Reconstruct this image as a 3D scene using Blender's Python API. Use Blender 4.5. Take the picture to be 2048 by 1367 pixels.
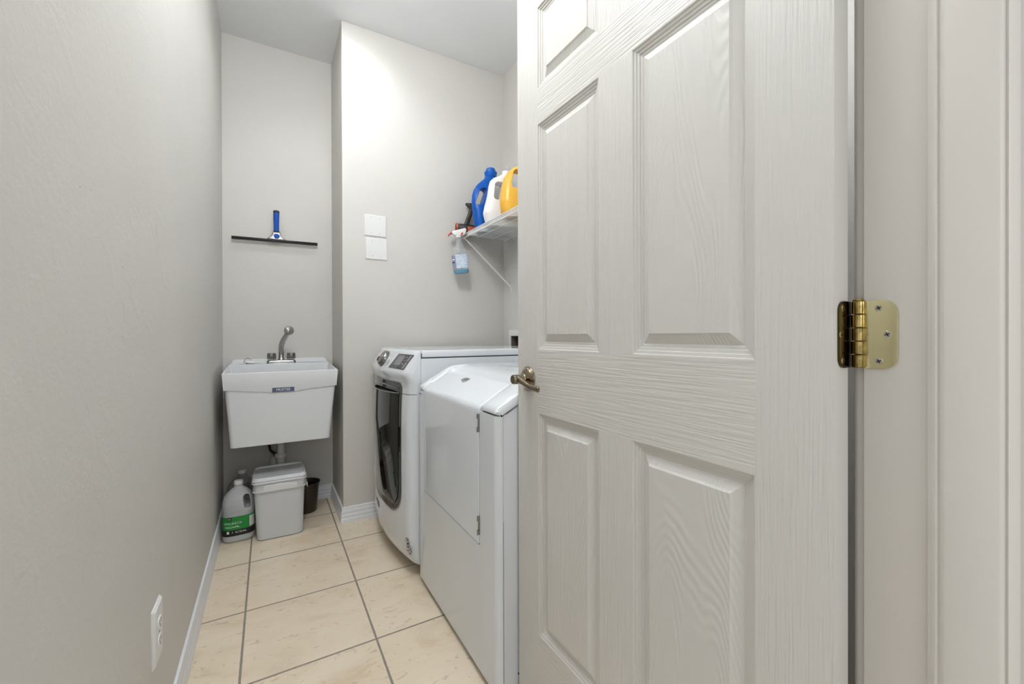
import bpy, bmesh, math, random
from math import sin, cos, pi, radians, sqrt
from mathutils import Vector, Matrix
random.seed(7)
for _o in list(bpy.data.objects): bpy.data.objects.remove(_o)
SC = bpy.context.scene
COL = SC.collection

# ------------------------------------------------------------------ camera
cd = bpy.data.cameras.new('camera'); cam = bpy.data.objects.new('camera', cd); COL.objects.link(cam)
SC.camera = cam
cd.sensor_width = 36.0; cd.sensor_fit = 'HORIZONTAL'
cd.lens = 36.0 * 840.05 / 2048.0
cd.shift_y = -10.2 / 2048.0
cd.clip_start = 0.01
yaw, pit, rol = radians(30.0538), radians(-0.1754), radians(-0.1569)
F = Vector((sin(yaw) * cos(pit), cos(yaw) * cos(pit), sin(pit)))
R0 = Vector((cos(yaw), -sin(yaw), 0)); U0 = R0.cross(F)
R1 = R0 * cos(rol) + U0 * sin(rol); U1 = -R0 * sin(rol) + U0 * cos(rol)
Mx = Matrix((R1, U1, -F)).transposed().to_4x4(); Mx.translation = (0, 0, 1.02)
cam.matrix_world = Mx

# ------------------------------------------------------------------ world, lights, exposure
SC.view_settings.view_transform = 'Standard'; SC.view_settings.look = 'None'
SC.view_settings.gamma = 1.0; SC.view_settings.use_curve_mapping = False
SC.view_settings.exposure = 0.57
W = bpy.data.worlds.new('hall_daylight'); SC.world = W; W.use_nodes = True
W.node_tree.nodes['Background'].inputs[0].default_value = (0.91, 0.955, 1.0, 1)
W.node_tree.nodes['Background'].inputs[1].default_value = 0.67
def area(name, loc, tgt, size, power, color=(1, 1, 1), spread=180):
    l = bpy.data.lights.new(name, 'AREA'); l.shape = 'DISK'; l.size = size; l.energy = power; l.color = color
    l.spread = radians(spread)
    o = bpy.data.objects.new(name, l); COL.objects.link(o); o.location = loc
    o.rotation_euler = (Vector(tgt) - Vector(loc)).to_track_quat('-Z', 'Y').to_euler()
    return o
LX, LY = 0.33, 2.185
GLX, GLY, GLZ, GLR = 0.14, 1.00, 2.50, 0.15
LENS_POWER, GLOBE_POWER = 4.3, 26.0
area('hall_fill', (0.0, -1.25, 1.45), (0.15, 2.4, 0.75), 0.7, 4.5, (0.97, 0.985, 1.0))  # added fill light behind the camera, unseen, brightens the room

# ------------------------------------------------------------------ constants of the room
XL, YB, XS, YF, XR, CZ = -0.2272, 2.8884, 0.3486, 2.4517, 1.3548, 2.744
XD, YH, YE = 0.6050, 0.2499, 1.0110          # open door: face, hinge edge, latch edge
XJ = 0.6476                                  # door jamb face
WY0, WY1 = 0.0988, 0.2360                     # wall that holds the door

# ------------------------------------------------------------------ materials
def nm(name):
    m = bpy.data.materials.new(name); m.use_nodes = True
    return m, m.node_tree, m.node_tree.nodes['Principled BSDF']
def simple(name, col, rough=0.5, metal=0.0, spec=0.5, coat=0.0, trans=0.0, alpha=1.0, bump=0, bscale=200, emit=None, ior=1.45, var=0.0):
    m, t, b = nm(name)
    b.inputs['Base Color'].default_value = (*col, 1); b.inputs['Roughness'].default_value = rough
    b.inputs['Metallic'].default_value = metal; b.inputs['Specular IOR Level'].default_value = spec
    b.inputs['Coat Weight'].default_value = coat; b.inputs['Transmission Weight'].default_value = trans
    b.inputs['Alpha'].default_value = alpha; b.inputs['IOR'].default_value = ior
    if emit: b.inputs['Emission Color'].default_value = (*emit[0], 1); b.inputs['Emission Strength'].default_value = emit[1]
    tc = t.nodes.new('ShaderNodeTexCoord')
    n = t.nodes.new('ShaderNodeTexNoise'); n.inputs['Scale'].default_value = bscale; n.inputs['Detail'].default_value = 3
    t.links.new(tc.outputs['Object'], n.inputs['Vector'])
    if bump:
        bu = t.nodes.new('ShaderNodeBump'); bu.inputs['Strength'].default_value = bump; bu.inputs['Distance'].default_value = 0.002
        t.links.new(n.outputs['Fac'], bu.inputs['Height']); t.links.new(bu.outputs['Normal'], b.inputs['Normal'])
    if var:
        mx = t.nodes.new('ShaderNodeMixRGB'); mx.blend_type = 'MULTIPLY'; mx.inputs['Color1'].default_value = (*col, 1)
        rp = t.nodes.new('ShaderNodeValToRGB'); rp.color_ramp.elements[0].color = (1 - var, 1 - var, 1 - var, 1); rp.color_ramp.elements[1].color = (1, 1, 1, 1)
        rp.color_ramp.elements[0].position = 0.35; rp.color_ramp.elements[1].position = 0.6
        t.links.new(n.outputs['Fac'], rp.inputs['Fac']); t.links.new(rp.outputs['Color'], mx.inputs['Color2']); mx.inputs['Fac'].default_value = 1
        t.links.new(mx.outputs['Color'], b.inputs['Base Color'])
    return m

def wall_mat(name, col, strength=0.42):
    m, t, b = nm(name); N, L = t.nodes.new, t.links.new
    tc = N('ShaderNodeTexCoord')
    a = N('ShaderNodeTexNoise'); a.inputs['Scale'].default_value = 95; a.inputs['Detail'].default_value = 4; L(tc.outputs['Object'], a.inputs['Vector'])
    c = N('ShaderNodeTexNoise'); c.inputs['Scale'].default_value = 9; c.inputs['Detail'].default_value = 6; c.inputs['Distortion'].default_value = 1.2; L(tc.outputs['Object'], c.inputs['Vector'])
    rp = N('ShaderNodeValToRGB'); rp.color_ramp.elements[0].position = 0.55; rp.color_ramp.elements[1].position = 0.72; L(c.outputs['Fac'], rp.inputs['Fac'])
    ad = N('ShaderNodeMath'); ad.operation = 'MULTIPLY_ADD'; L(rp.outputs['Color'], ad.inputs[0]); ad.inputs[1].default_value = 0.9; L(a.outputs['Fac'], ad.inputs[2])
    bu = N('ShaderNodeBump'); bu.inputs['Strength'].default_value = strength; bu.inputs['Distance'].default_value = 0.0012
    L(ad.outputs[0], bu.inputs['Height']); L(bu.outputs['Normal'], b.inputs['Normal'])
    d = N('ShaderNodeTexNoise'); d.inputs['Scale'].default_value = 2.2; d.inputs['Detail'].default_value = 5; L(tc.outputs['Object'], d.inputs['Vector'])
    r2 = N('ShaderNodeValToRGB'); r2.color_ramp.elements[0].position = 0.3; r2.color_ramp.elements[1].position = 0.7
    r2.color_ramp.elements[0].color = (*[v * 0.965 for v in col], 1); r2.color_ramp.elements[1].color = (*col, 1)
    L(d.outputs['Fac'], r2.inputs['Fac']); L(r2.outputs['Color'], b.inputs['Base Color'])
    b.inputs['Roughness'].default_value = 0.55; b.inputs['Specular IOR Level'].default_value = 0.35
    return m

def floor_mat():
    m, t, b = nm('floor_tile'); N, L = t.nodes.new, t.links.new
    GX, GY, GP, HW = -0.0793, 1.8421, 0.3893, 0.0034
    tc = N('ShaderNodeTexCoord'); sp = N('ShaderNodeSeparateXYZ'); L(tc.outputs['Object'], sp.inputs[0])
    def M(op, a, bb=None, c=None):
        n = N('ShaderNodeMath'); n.operation = op
        for i, v in enumerate((a, bb, c)):
            if v is None: continue
            if isinstance(v, (int, float)): n.inputs[i].default_value = v
            else: L(v, n.inputs[i])
        return n.outputs[0]
    ed, ids = [], []
    for ax, g in (('X', GX), ('Y', GY)):
        s = M('DIVIDE', M('SUBTRACT', sp.outputs[ax], g), GP)
        fl = M('FLOOR', s); ids.append(fl)
        f = M('SUBTRACT', s, fl)
        ed.append(M('MULTIPLY', M('MINIMUM', f, M('SUBTRACT', 1.0, f)), GP))
    dist = M('MINIMUM', ed[0], ed[1])
    nz = N('ShaderNodeTexNoise'); nz.inputs['Scale'].default_value = 40; L(tc.outputs['Object'], nz.inputs['Vector'])
    dist = M('ADD', dist, M('MULTIPLY', M('SUBTRACT', nz.outputs['Fac'], 0.5), 0.0016))
    mask = N('ShaderNodeMapRange'); mask.inputs['From Min'].default_value = HW - 0.0007; mask.inputs['From Max'].default_value = HW + 0.0007; L(dist, mask.inputs['Value'])
    cid = N('ShaderNodeCombineXYZ'); L(ids[0], cid.inputs[0]); L(ids[1], cid.inputs[1])
    wn = N('ShaderNodeTexWhiteNoise'); wn.noise_dimensions = '3D'; L(cid.outputs[0], wn.inputs['Vector'])
    off = N('ShaderNodeVectorMath'); off.operation = 'SCALE'; L(wn.outputs['Color'], off.inputs[0]); off.inputs['Scale'].default_value = 9.0
    pv = N('ShaderNodeVectorMath'); pv.operation = 'ADD'; L(tc.outputs['Object'], pv.inputs[0]); L(off.outputs[0], pv.inputs[1])
    mp = N('ShaderNodeMapping'); mp.inputs['Rotation'].default_value = (0, 0, 0.6); mp.inputs['Scale'].default_value = (1, 1.9, 1); L(pv.outputs[0], mp.inputs['Vector'])
    n1 = N('ShaderNodeTexNoise'); n1.inputs['Scale'].default_value = 3.5; n1.inputs['Detail'].default_value = 9; n1.inputs['Roughness'].default_value = .62; n1.inputs['Distortion'].default_value = 0.8; L(mp.outputs[0], n1.inputs['Vector'])
    r1 = N('ShaderNodeValToRGB'); e = r1.color_ramp.elements
    e[0].position = 0.30; e[0].color = (0.65, 0.51, 0.35, 1); e[1].position = 0.62; e[1].color = (0.79, 0.68, 0.53, 1)
    x = e.new(0.45); x.color = (0.75, 0.63, 0.475, 1)
    L(n1.outputs['Fac'], r1.inputs['Fac'])
    n2 = N('ShaderNodeTexNoise'); n2.inputs['Scale'].default_value = 17; n2.inputs['Detail'].default_value = 10; n2.inputs['Distortion'].default_value = 2.2; L(mp.outputs[0], n2.inputs['Vector'])
    r2 = N('ShaderNodeValToRGB'); r2.color_ramp.elements[0].position = 0.315; r2.color_ramp.elements[1].position = 0.385
    r2.color_ramp.elements[0].color = (0.62, 0.56, 0.48, 1); r2.color_ramp.elements[1].color = (1, 1, 1, 1); L(n2.outputs['Fac'], r2.inputs['Fac'])
    mu = N('ShaderNodeMixRGB'); mu.blend_type = 'MULTIPLY'; mu.inputs[0].default_value = 0.55; L(r1.outputs[0], mu.inputs[1]); L(r2.outputs[0], mu.inputs[2])
    gr = N('ShaderNodeMixRGB'); gr.inputs[1].default_value = (0.27, 0.235, 0.195, 1); L(mask.outputs[0], gr.inputs[0]); L(mu.outputs[0], gr.inputs[2])
    L(gr.outputs[0], b.inputs['Base Color'])
    ro = N('ShaderNodeMapRange'); ro.inputs['To Min'].default_value = 0.85; ro.inputs['To Max'].default_value = 0.36; L(mask.outputs[0], ro.inputs['Value']); L(ro.outputs[0], b.inputs['Roughness'])
    h = M('MULTIPLY_ADD', n2.outputs['Fac'], 0.12, mask.outputs[0])
    bu = N('ShaderNodeBump'); bu.inputs['Strength'].default_value = 0.5; bu.inputs['Distance'].default_value = 0.0015; L(h, bu.inputs['Height']); L(bu.outputs[0], b.inputs['Normal'])
    return m

def grain_mat(name, axis, cath=False, col=(0.59, 0.575, 0.54)):
    """painted moulded door skin: fine embossed wood grain running along an axis"""
    m, t, b = nm(name); N, L = t.nodes.new, t.links.new
    tc = N('ShaderNodeTexCoord'); mp = N('ShaderNodeMapping'); L(tc.outputs['Object'], mp.inputs['Vector'])
    wob = N('ShaderNodeTexNoise'); wob.inputs['Scale'].default_value = 5.0; wob.inputs['Detail'].default_value = 2
    if axis == 'z': mp.inputs['Scale'].default_value = (1, 1, 0.13)
    else: mp.inputs['Scale'].default_value = (1, 0.13, 1)
    L(mp.outputs[0], wob.inputs['Vector'])
    if cath:
        m2 = N('ShaderNodeMapping'); m2.inputs['Scale'].default_value = (1, 1.0, 0.16); L(tc.outputs['Object'], m2.inputs['Vector'])
        dn = N('ShaderNodeTexNoise'); dn.inputs['Scale'].default_value = 6.5; dn.inputs['Detail'].default_value = 1.5; L(m2.outputs[0], dn.inputs['Vector'])
        ml = N('ShaderNodeMath'); ml.operation = 'MULTIPLY'; ml.inputs[1].default_value = 60; L(dn.outputs['Fac'], ml.inputs[0])
        si = N('ShaderNodeMath'); si.operation = 'SINE'
        m3 = N('ShaderNodeMath'); m3.operation = 'MULTIPLY'; m3.inputs[1].default_value = 5.6; L(ml.outputs[0], m3.inputs[0]); L(m3.outputs[0], si.inputs[0])
        src = si.outputs[0]
    else:
        dsp = N('ShaderNodeVectorMath'); dsp.operation = 'SCALE'; dsp.inputs['Scale'].default_value = 0.03; L(wob.outputs['Color'], dsp.inputs[0])
        ad = N('ShaderNodeVectorMath'); L(mp.outputs[0], ad.inputs[0]); L(dsp.outputs[0], ad.inputs[1])
        sc = N('ShaderNodeMapping'); L(ad.outputs[0], sc.inputs['Vector'])
        sc.inputs['Scale'].default_value = (1, 1, 0.25) if axis == 'z' else (1, 0.25, 1)
        nn = N('ShaderNodeTexNoise'); nn.inputs['Scale'].default_value = 210; nn.inputs['Detail'].default_value = 2.5; L(sc.outputs[0], nn.inputs['Vector'])
        rp = N('ShaderNodeValToRGB'); rp.color_ramp.elements[0].position = 0.36; rp.color_ramp.elements[1].position = 0.58; L(nn.outputs['Fac'], rp.inputs['Fac'])
        src = rp.outputs[0]
    bu = N('ShaderNodeBump'); bu.inputs['Strength'].default_value = 0.40 if not cath else 0.20; bu.inputs['Distance'].default_value = 0.0011
    L(src, bu.inputs['Height']); L(bu.outputs[0], b.inputs['Normal'])
    b.inputs['Base Color'].default_value = (*col, 1); b.inputs['Roughness'].default_value = 0.42
    return m

PAINT = (0.62, 0.598, 0.56)
M_wall = wall_mat('wall_paint', PAINT)
M_wall_l = wall_mat('scuffed_wall_paint', PAINT)
def _marks(m):
    # tiny nail holes and one soft smudge on the left wall
    t = m.node_tree; N, L = t.nodes.new, t.links.new; b = t.nodes['Principled BSDF']
    src = b.inputs['Base Color'].links[0].from_socket
    tc = N('ShaderNodeTexCoord'); nz = N('ShaderNodeTexNoise'); nz.inputs['Scale'].default_value = 70; L(tc.outputs['Object'], nz.inputs['Vector'])
    for (y, z, rad, soft, k) in ((.809, 1.229, .0011, .0006, .45), (.849, 1.237, .0009, .0006, .5), (.765, 1.185, .0008, .0006, .5), (1.006, 1.145, .0016, .0007, .4), (1.265, 1.262, .004, .020, .93), (1.29, 1.235, .003, .018, .94), (1.62, .62, .002, .001, .6), (1.30, .80, .0016, .001, .6)):
        d = N('ShaderNodeVectorMath'); d.operation = 'DISTANCE'; L(tc.outputs['Object'], d.inputs[0]); d.inputs[1].default_value = (XL, y, z)
        mr = N('ShaderNodeMapRange'); mr.inputs['From Min'].default_value = rad; mr.inputs['From Max'].default_value = rad + soft; mr.inputs['To Min'].default_value = k; mr.inputs['To Max'].default_value = 1; L(d.outputs['Value'], mr.inputs['Value'])
        mx = N('ShaderNodeMixRGB'); mx.blend_type = 'MULTIPLY'; mx.inputs[0].default_value = 1; L(src, mx.inputs[1]); L(mr.outputs[0], mx.inputs[2]); src = mx.outputs[0]
    L(src, b.inputs['Base Color'])
_marks(M_wall_l)
M_ceil = wall_mat('ceiling_paint', (0.84, 0.85, 0.865), 0.10)
M_floor = floor_mat()
M_base = simple('baseboard_paint', (0.74, 0.75, 0.77), 0.32)
DC = (0.59, 0.575, 0.54)
M_gv = grain_mat('door_paint_vertical_grain', 'z'); M_gh = grain_mat('door_paint_horizontal_grain', 'y')
M_gc = grain_mat('door_paint_arched_grain', 'z', True)
M_dp = simple('door_paint_smooth', DC, 0.34, bump=0.05, bscale=300)
M_jamb = simple('jamb_paint', (0.60, 0.57, 0.525), 0.4, bump=0.05, bscale=60)
M_white = simple('appliance_white', (0.665, 0.69, 0.715), 0.10, coat=0.3)
M_white2 = simple('appliance_white_satin', (0.62, 0.635, 0.65), 0.28)
M_plast = simple('white_plastic', (0.74, 0.74, 0.73), 0.35)
M_sink = simple('sink_plastic', (0.72, 0.73, 0.735), 0.38, bump=0.03, bscale=80)
M_black = simple('black_gloss', (0.006, 0.006, 0.006), 0.07, coat=0.3)
M_bglass = simple('dark_door_glass', (0.012, 0.010, 0.009), 0.05, coat=0.5)
M_dark = simple('dark_plastic', (0.02, 0.019, 0.018), 0.45)
M_seam = simple('seam_shadow_gasket', (0.05, 0.05, 0.055), 0.7)
M_chrome = simple('chrome', (0.50, 0.49, 0.47), 0.12, metal=1, bump=0.02, bscale=60)
M_dchrome = simple('worn_chrome', (0.27, 0.265, 0.25), 0.26, metal=1, bump=0.05, bscale=150)
M_silver = simple('silver_plastic', (0.30, 0.30, 0.30), 0.3, metal=0.6)
M_nickel = simple('antique_nickel', (0.26, 0.21, 0.15), 0.20, metal=1, bump=0.02, bscale=90)
M_brass = simple('polished_brass', (0.74, 0.68, 0.42), 0.15, metal=1, bump=0.03, bscale=40)
M_brassk = simple('brass_dark_hall_reflection', (0.085, 0.06, 0.022), 0.14, metal=1, bump=0.03, bscale=60)  # near-black base paints in the dark hall mirrored by the door leaf
def _tarnish(m, yk):
    # brown oil stain spreading over the leaf from the knuckle side
    t = m.node_tree; N, L = t.nodes.new, t.links.new; b = t.nodes['Principled BSDF']
    tc = N('ShaderNodeTexCoord'); sp = N('ShaderNodeSeparateXYZ'); L(tc.outputs['Object'], sp.inputs[0])
    n = N('ShaderNodeTexNoise'); n.inputs['Scale'].default_value = 160; n.inputs['Detail'].default_value = 5; L(tc.outputs['Object'], n.inputs['Vector'])
    a = N('ShaderNodeMath'); a.operation = 'MULTIPLY_ADD'; a.inputs[1].default_value = 0.012; L(n.outputs['Fac'], a.inputs[0]); L(sp.outputs['Y'], a.inputs[2])
    mr = N('ShaderNodeMapRange'); mr.inputs['From Min'].default_value = yk; mr.inputs['From Max'].default_value = yk + .004; L(a.outputs[0], mr.inputs['Value'])
    mx = N('ShaderNodeMixRGB'); mx.inputs[1].default_value = (0.74, 0.68, 0.42, 1); mx.inputs[2].default_value = (0.16, 0.10, 0.03, 1); L(mr.outputs[0], mx.inputs[0]); L(mx.outputs[0], b.inputs['Base Color'])
_tarnish(M_brass, .2405)
M_brassd = simple('tarnished_brass', (0.46, 0.34, 0.13), 0.16, metal=1, bump=0.06, bscale=120, var=0.5)
M_wire = simple('white_coated_wire', (0.78, 0.78, 0.77), 0.35)
M_blue = simple('blue_bottle_plastic', (0.002, 0.085, 0.40), 0.28, spec=0.35)
M_bluecap = simple('blue_cap_plastic', (0.002, 0.10, 0.45), 0.3, spec=0.35)
M_wbot = simple('white_bottle_plastic', (0.82, 0.81, 0.79), 0.38)
M_yel = simple('yellow_bottle_plastic', (0.78, 0.42, 0.045), 0.33)
M_rub = simple('black_rubber', (0.012, 0.012, 0.012), 0.5)
M_sqb = simple('squeegee_blue_grip', (0.004, 0.075, 0.42), 0.5, spec=0.3)
M_red = simple('red_plastic', (0.55, 0.02, 0.02), 0.3)
M_orange = simple('orange_plastic', (0.42, 0.06, 0.012), 0.4)
M_buck = simple('translucent_grey_bucket_plastic', (0.62, 0.635, 0.645), 0.35)
M_bucklid = simple('bucket_lid_plastic', (0.60, 0.61, 0.62), 0.3)
M_pot = simple('brown_pot_plastic', (0.035, 0.022, 0.015), 0.28)
M_potin = simple('black_pot_inside', (0.006, 0.006, 0.006), 0.5)
M_pvc = simple('pvc', (0.62, 0.60, 0.55), 0.4)
M_screw = simple('steel_screw', (0.6, 0.58, 0.5), 0.3, metal=1)
M_badge = simple('badge_grey', (0.38, 0.38, 0.39), 0.25)
M_ink = simple('dark_ink', (0.02, 0.02, 0.03), 0.6)
M_inkg = simple('grey_ink', (0.35, 0.35, 0.36), 0.6)
M_navy = simple('navy_label', (0.085, 0.10, 0.18), 0.45)
M_green = simple('green_label', (0.015, 0.25, 0.04), 0.45)
M_lblack = simple('black_label', (0.012, 0.012, 0.012), 0.4)
M_lwhite = simple('white_label_print', (0.78, 0.80, 0.76), 0.5)
M_lgrey = simple('grey_label_print', (0.30, 0.28, 0.26), 0.5)
M_display = simple('display_dark', (0.055, 0.055, 0.06), 0.12)
M_screen = simple('display_screen', (0.20, 0.20, 0.21), 0.2)
M_liq = simple('blue_liquid', (0.0, 0.30, 0.52), 0.15)
M_black_alu = simple('black_anodised_channel', (0.03, 0.028, 0.026), 0.3, metal=0.5)
M_clabel = simple('pale_blue_label', (0.60, 0.68, 0.80), 0.4, var=0.25, bscale=90)
M_vlabel = simple('violet_grey_label', (0.25, 0.27, 0.40), 0.4)
M_recess = simple('outlet_box_inside', (0.16, 0.135, 0.115), 0.7)
M_cloth = simple('grey_cloth', (0.30, 0.29, 0.28), 0.9, bump=0.4, bscale=120)
def milky(name, col, mixf, rough=0.25):
    m, t, b = nm(name); N, L = t.nodes.new, t.links.new
    b.inputs['Base Color'].default_value = (*col, 1); b.inputs['Roughness'].default_value = rough
    tr = N('ShaderNodeBsdfTransparent'); tr.inputs[0].default_value = (0.93, 0.94, 0.94, 1)
    tl = N('ShaderNodeBsdfTranslucent'); tl.inputs[0].default_value = (*col, 1)
    m1 = N('ShaderNodeMixShader'); m1.inputs[0].default_value = 0.35; L(b.outputs[0], m1.inputs[1]); L(tl.outputs[0], m1.inputs[2])
    m2 = N('ShaderNodeMixShader'); L(m1.outputs[0], m2.inputs[1]); L(tr.outputs[0], m2.inputs[2])
    tc = N('ShaderNodeTexCoord'); n = N('ShaderNodeTexNoise'); n.inputs['Scale'].default_value = 14; L(tc.outputs['Object'], n.inputs['Vector'])
    mr = N('ShaderNodeMapRange'); mr.inputs['To Min'].default_value = mixf - .08; mr.inputs['To Max'].default_value = mixf + .08; L(n.outputs['Fac'], mr.inputs['Value']); L(mr.outputs[0], m2.inputs[0])
    L(m2.outputs[0], t.nodes['Material Output'].inputs['Surface'])
    return m
M_jug = milky('milky_jug_plastic', (0.84, 0.85, 0.86), 0.22)
M_jug2 = milky('clear_jug_plastic', (0.66, 0.65, 0.62), 0.60)
M_clear = milky('clear_bottle_plastic', (0.80, 0.82, 0.86), 0.74, 0.1)
def sticker_mat():
    m, t, b = nm('spotted_round_sticker'); N, L = t.nodes.new, t.links.new
    tc = N('ShaderNodeTexCoord'); v = N('ShaderNodeTexNoise'); v.inputs['Scale'].default_value = 130; L(tc.outputs['Object'], v.inputs['Vector'])
    r = N('ShaderNodeValToRGB'); r.color_ramp.elements[0].position = .47; r.color_ramp.elements[1].position = .53
    r.color_ramp.elements[0].color = (0.07, 0.04, 0.045, 1); r.color_ramp.elements[1].color = (0.6, 0.56, 0.56, 1)
    L(v.outputs['Fac'], r.inputs['Fac']); L(r.outputs[0], b.inputs['Base Color']); b.inputs['Roughness'].default_value = .4
    return m
M_stick = sticker_mat()

# ------------------------------------------------------------------ mesh helpers
def link(name, me, mats, parent=None, smooth=False, auto=None):
    o = bpy.data.objects.new(name, me); COL.objects.link(o)
    for m in (mats if isinstance(mats, (list, tuple)) else [mats]): me.materials.append(m)
    if smooth:
        for p in me.polygons: p.use_smooth = True
        if auto is not None:
            try: me.set_sharp_from_angle(angle=radians(auto))
            except Exception: pass
    if parent:
        o.parent = parent
        o.matrix_parent_inverse = world_of(parent).inverted()
    return o
def world_of(o):
    m = o.matrix_basis.copy()
    while o.parent:
        m = o.parent.matrix_basis @ (o.matrix_parent_inverse @ m) if False else o.parent.matrix_basis @ o.matrix_parent_inverse @ m
        o = o.parent
    return m
class MB:
    def __init__(s): s.v = []; s.f = []; s.m = []
    def add(s, vs, fs, mi=0):
        n = len(s.v); s.v += [tuple(p) for p in vs]; s.f += [tuple(i + n for i in f) for f in fs]; s.m += [mi] * len(fs); return s
    def box(s, x0, x1, y0, y1, z0, z1, mi=0):
        vs = [(x, y, z) for x in (x0, x1) for y in (y0, y1) for z in (z0, z1)]
        return s.add(vs, [(0, 1, 3, 2), (4, 6, 7, 5), (0, 4, 5, 1), (2, 3, 7, 6), (0, 2, 6, 4), (1, 5, 7, 3)], mi)
    def loft(s, rings, cap0=True, cap1=True, closed=True, mi=0):
        n = len(rings[0]); vs = [p for r in rings for p in r]; fs = []
        for i in range(len(rings) - 1):
            for j in range(n if closed else n - 1):
                k = (j + 1) % n
                fs.append((i * n + j, i * n + k, (i + 1) * n + k, (i + 1) * n + j))
        if cap0: fs.append(tuple(range(n - 1, -1, -1)))
        if cap1: fs.append(tuple((len(rings) - 1) * n + j for j in range(n)))
        return s.add(vs, fs, mi)
    def tube(s, pts, r, n=10, mi=0, cap=True):
        pts = [Vector(p) for p in pts]; rings = []; up = None
        for i, p in enumerate(pts):
            a = pts[max(0, i - 1)]; b = pts[min(len(pts) - 1, i + 1)]; d = (b - a).normalized()
            if up is None: up = Vector((0, 0, 1)) if abs(d.z) < 0.9 else Vector((1, 0, 0))
            u = d.cross(up).normalized(); w = u.cross(d).normalized(); up = w
            rr = r[i] if isinstance(r, (list, tuple)) else r
            rings.append([p + u * (rr * cos(2 * pi * k / n)) + w * (rr * sin(2 * pi * k / n)) for k in range(n)])
        return s.loft(rings, cap, cap, True, mi)
    def lathe(s, prof, c=(0, 0, 0), axis=(0, 0, 1), n=32, mi=0, cap0=True, cap1=True, flute=0, nf=0):
        ax = Vector(axis).normalized(); q = Vector((0, 0, 1)).rotation_difference(ax); c = Vector(c); rings = []
        for r, h in prof:
            rings.append([c + q @ Vector(((r * (1 + (flute * cos(nf * 2 * pi * k / n) if nf else 0))) * cos(2 * pi * k / n), (r * (1 + (flute * cos(nf * 2 * pi * k / n) if nf else 0))) * sin(2 * pi * k / n), h)) for k in range(n)])
        return s.loft(rings, cap0, cap1, True, mi)
    def build(s, name, mats, parent=None, smooth=False, bevel=0, seg=2, auto=35, xf=None):
        me = bpy.data.meshes.new(name)
        vs = s.v if xf is None else [xf @ Vector(p) for p in s.v]
        me.from_pydata([tuple(p) for p in vs], [], s.f); me.update()
        mats = mats if isinstance(mats, (list, tuple)) else [mats]
        for i, p in enumerate(me.polygons): p.material_index = min(s.m[i], len(mats) - 1)
        bm = bmesh.new(); bm.from_mesh(me)
        bmesh.ops.recalc_face_normals(bm, faces=bm.faces)
        if bevel:
            es = [e for e in bm.edges if len(e.link_faces) == 2 and e.calc_face_angle(0) > radians(28)]
            bmesh.ops.bevel(bm, geom=es, offset=bevel, segments=seg, affect='EDGES', profile=0.6, clamp_overlap=True)
        bm.to_mesh(me); bm.free()
        return link(name, me, mats, parent, smooth or bool(bevel), auto if (smooth or bevel) else None)
def srect(cx, cy, z, rx, ry, n=4.0, N=40):
    """superellipse ring"""
    out = []
    for k in range(N):
        a = 2 * pi * k / N; c, s = cos(a), sin(a)
        out.append((cx + rx * math.copysign(abs(c) ** (2 / n), c), cy + ry * math.copysign(abs(s) ** (2 / n), s), z))
    return out
def rrect(w, h, r, n=6):
    """2D rounded rectangle outline centred on zero"""
    out = []
    for cx, cy, a0 in ((w / 2 - r, h / 2 - r, 0), (-w / 2 + r, h / 2 - r, pi / 2), (-w / 2 + r, -h / 2 + r, pi), (w / 2 - r, -h / 2 + r, 1.5 * pi)):
        for k in range(n + 1):
            a = a0 + pi / 2 * k / n; out.append((cx + r * cos(a), cy + r * sin(a)))
    return out
def slab(pts2, fn, t):
    """extrude a 2D outline: fn(u,v,d) -> xyz, depth 0..t"""
    mb = MB(); mb.loft([[fn(u, v, 0) for u, v in pts2], [fn(u, v, t) for u, v in pts2]]); return mb
def thing(name, label, cat, loc=(0, 0, 0), group=None):
    o = bpy.data.objects.new(name, None); COL.objects.link(o); o.location = loc; o.empty_display_size = 0.05
    o['label'] = label; o['category'] = cat
    if group: o['group'] = group
    return o
def tag(o, label, cat, group=None):
    o['label'] = label; o['category'] = cat
    if group: o['group'] = group
    return o
def struct(o): o['kind'] = 'structure'; return o
def bake(o):
    dg = bpy.context.evaluated_depsgraph_get(); dg.update()
    me = bpy.data.meshes.new_from_object(o.evaluated_get(dg)); old = o.data
    o.modifiers.clear(); o.data = me
    return o
def text_mesh(name, s, size, fn, mat, parent, depth=0.0003, align='CENTER', bold=0.0):
    """real lettering laid on a surface: fn(u,v,d)->xyz"""
    cu = bpy.data.curves.new('t', 'FONT'); cu.body = s; cu.size = size; cu.align_x = align; cu.align_y = 'CENTER'; cu.resolution_u = 3; cu.offset = bold
    to = bpy.data.objects.new('t', cu); COL.objects.link(to)
    dg = bpy.context.evaluated_depsgraph_get(); dg.update()
    me0 = bpy.data.meshes.new_from_object(to.evaluated_get(dg))
    vs = [tuple(v.co) for v in me0.vertices]; fs = [tuple(p.vertices) for p in me0.polygons]
    bpy.data.objects.remove(to); bpy.data.curves.remove(cu)
    me = bpy.data.meshes.new(name); me.from_pydata([fn(x, y, depth) for x, y, z in vs], [], fs); me.update()
    return link(name, me, mat, parent)
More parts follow.
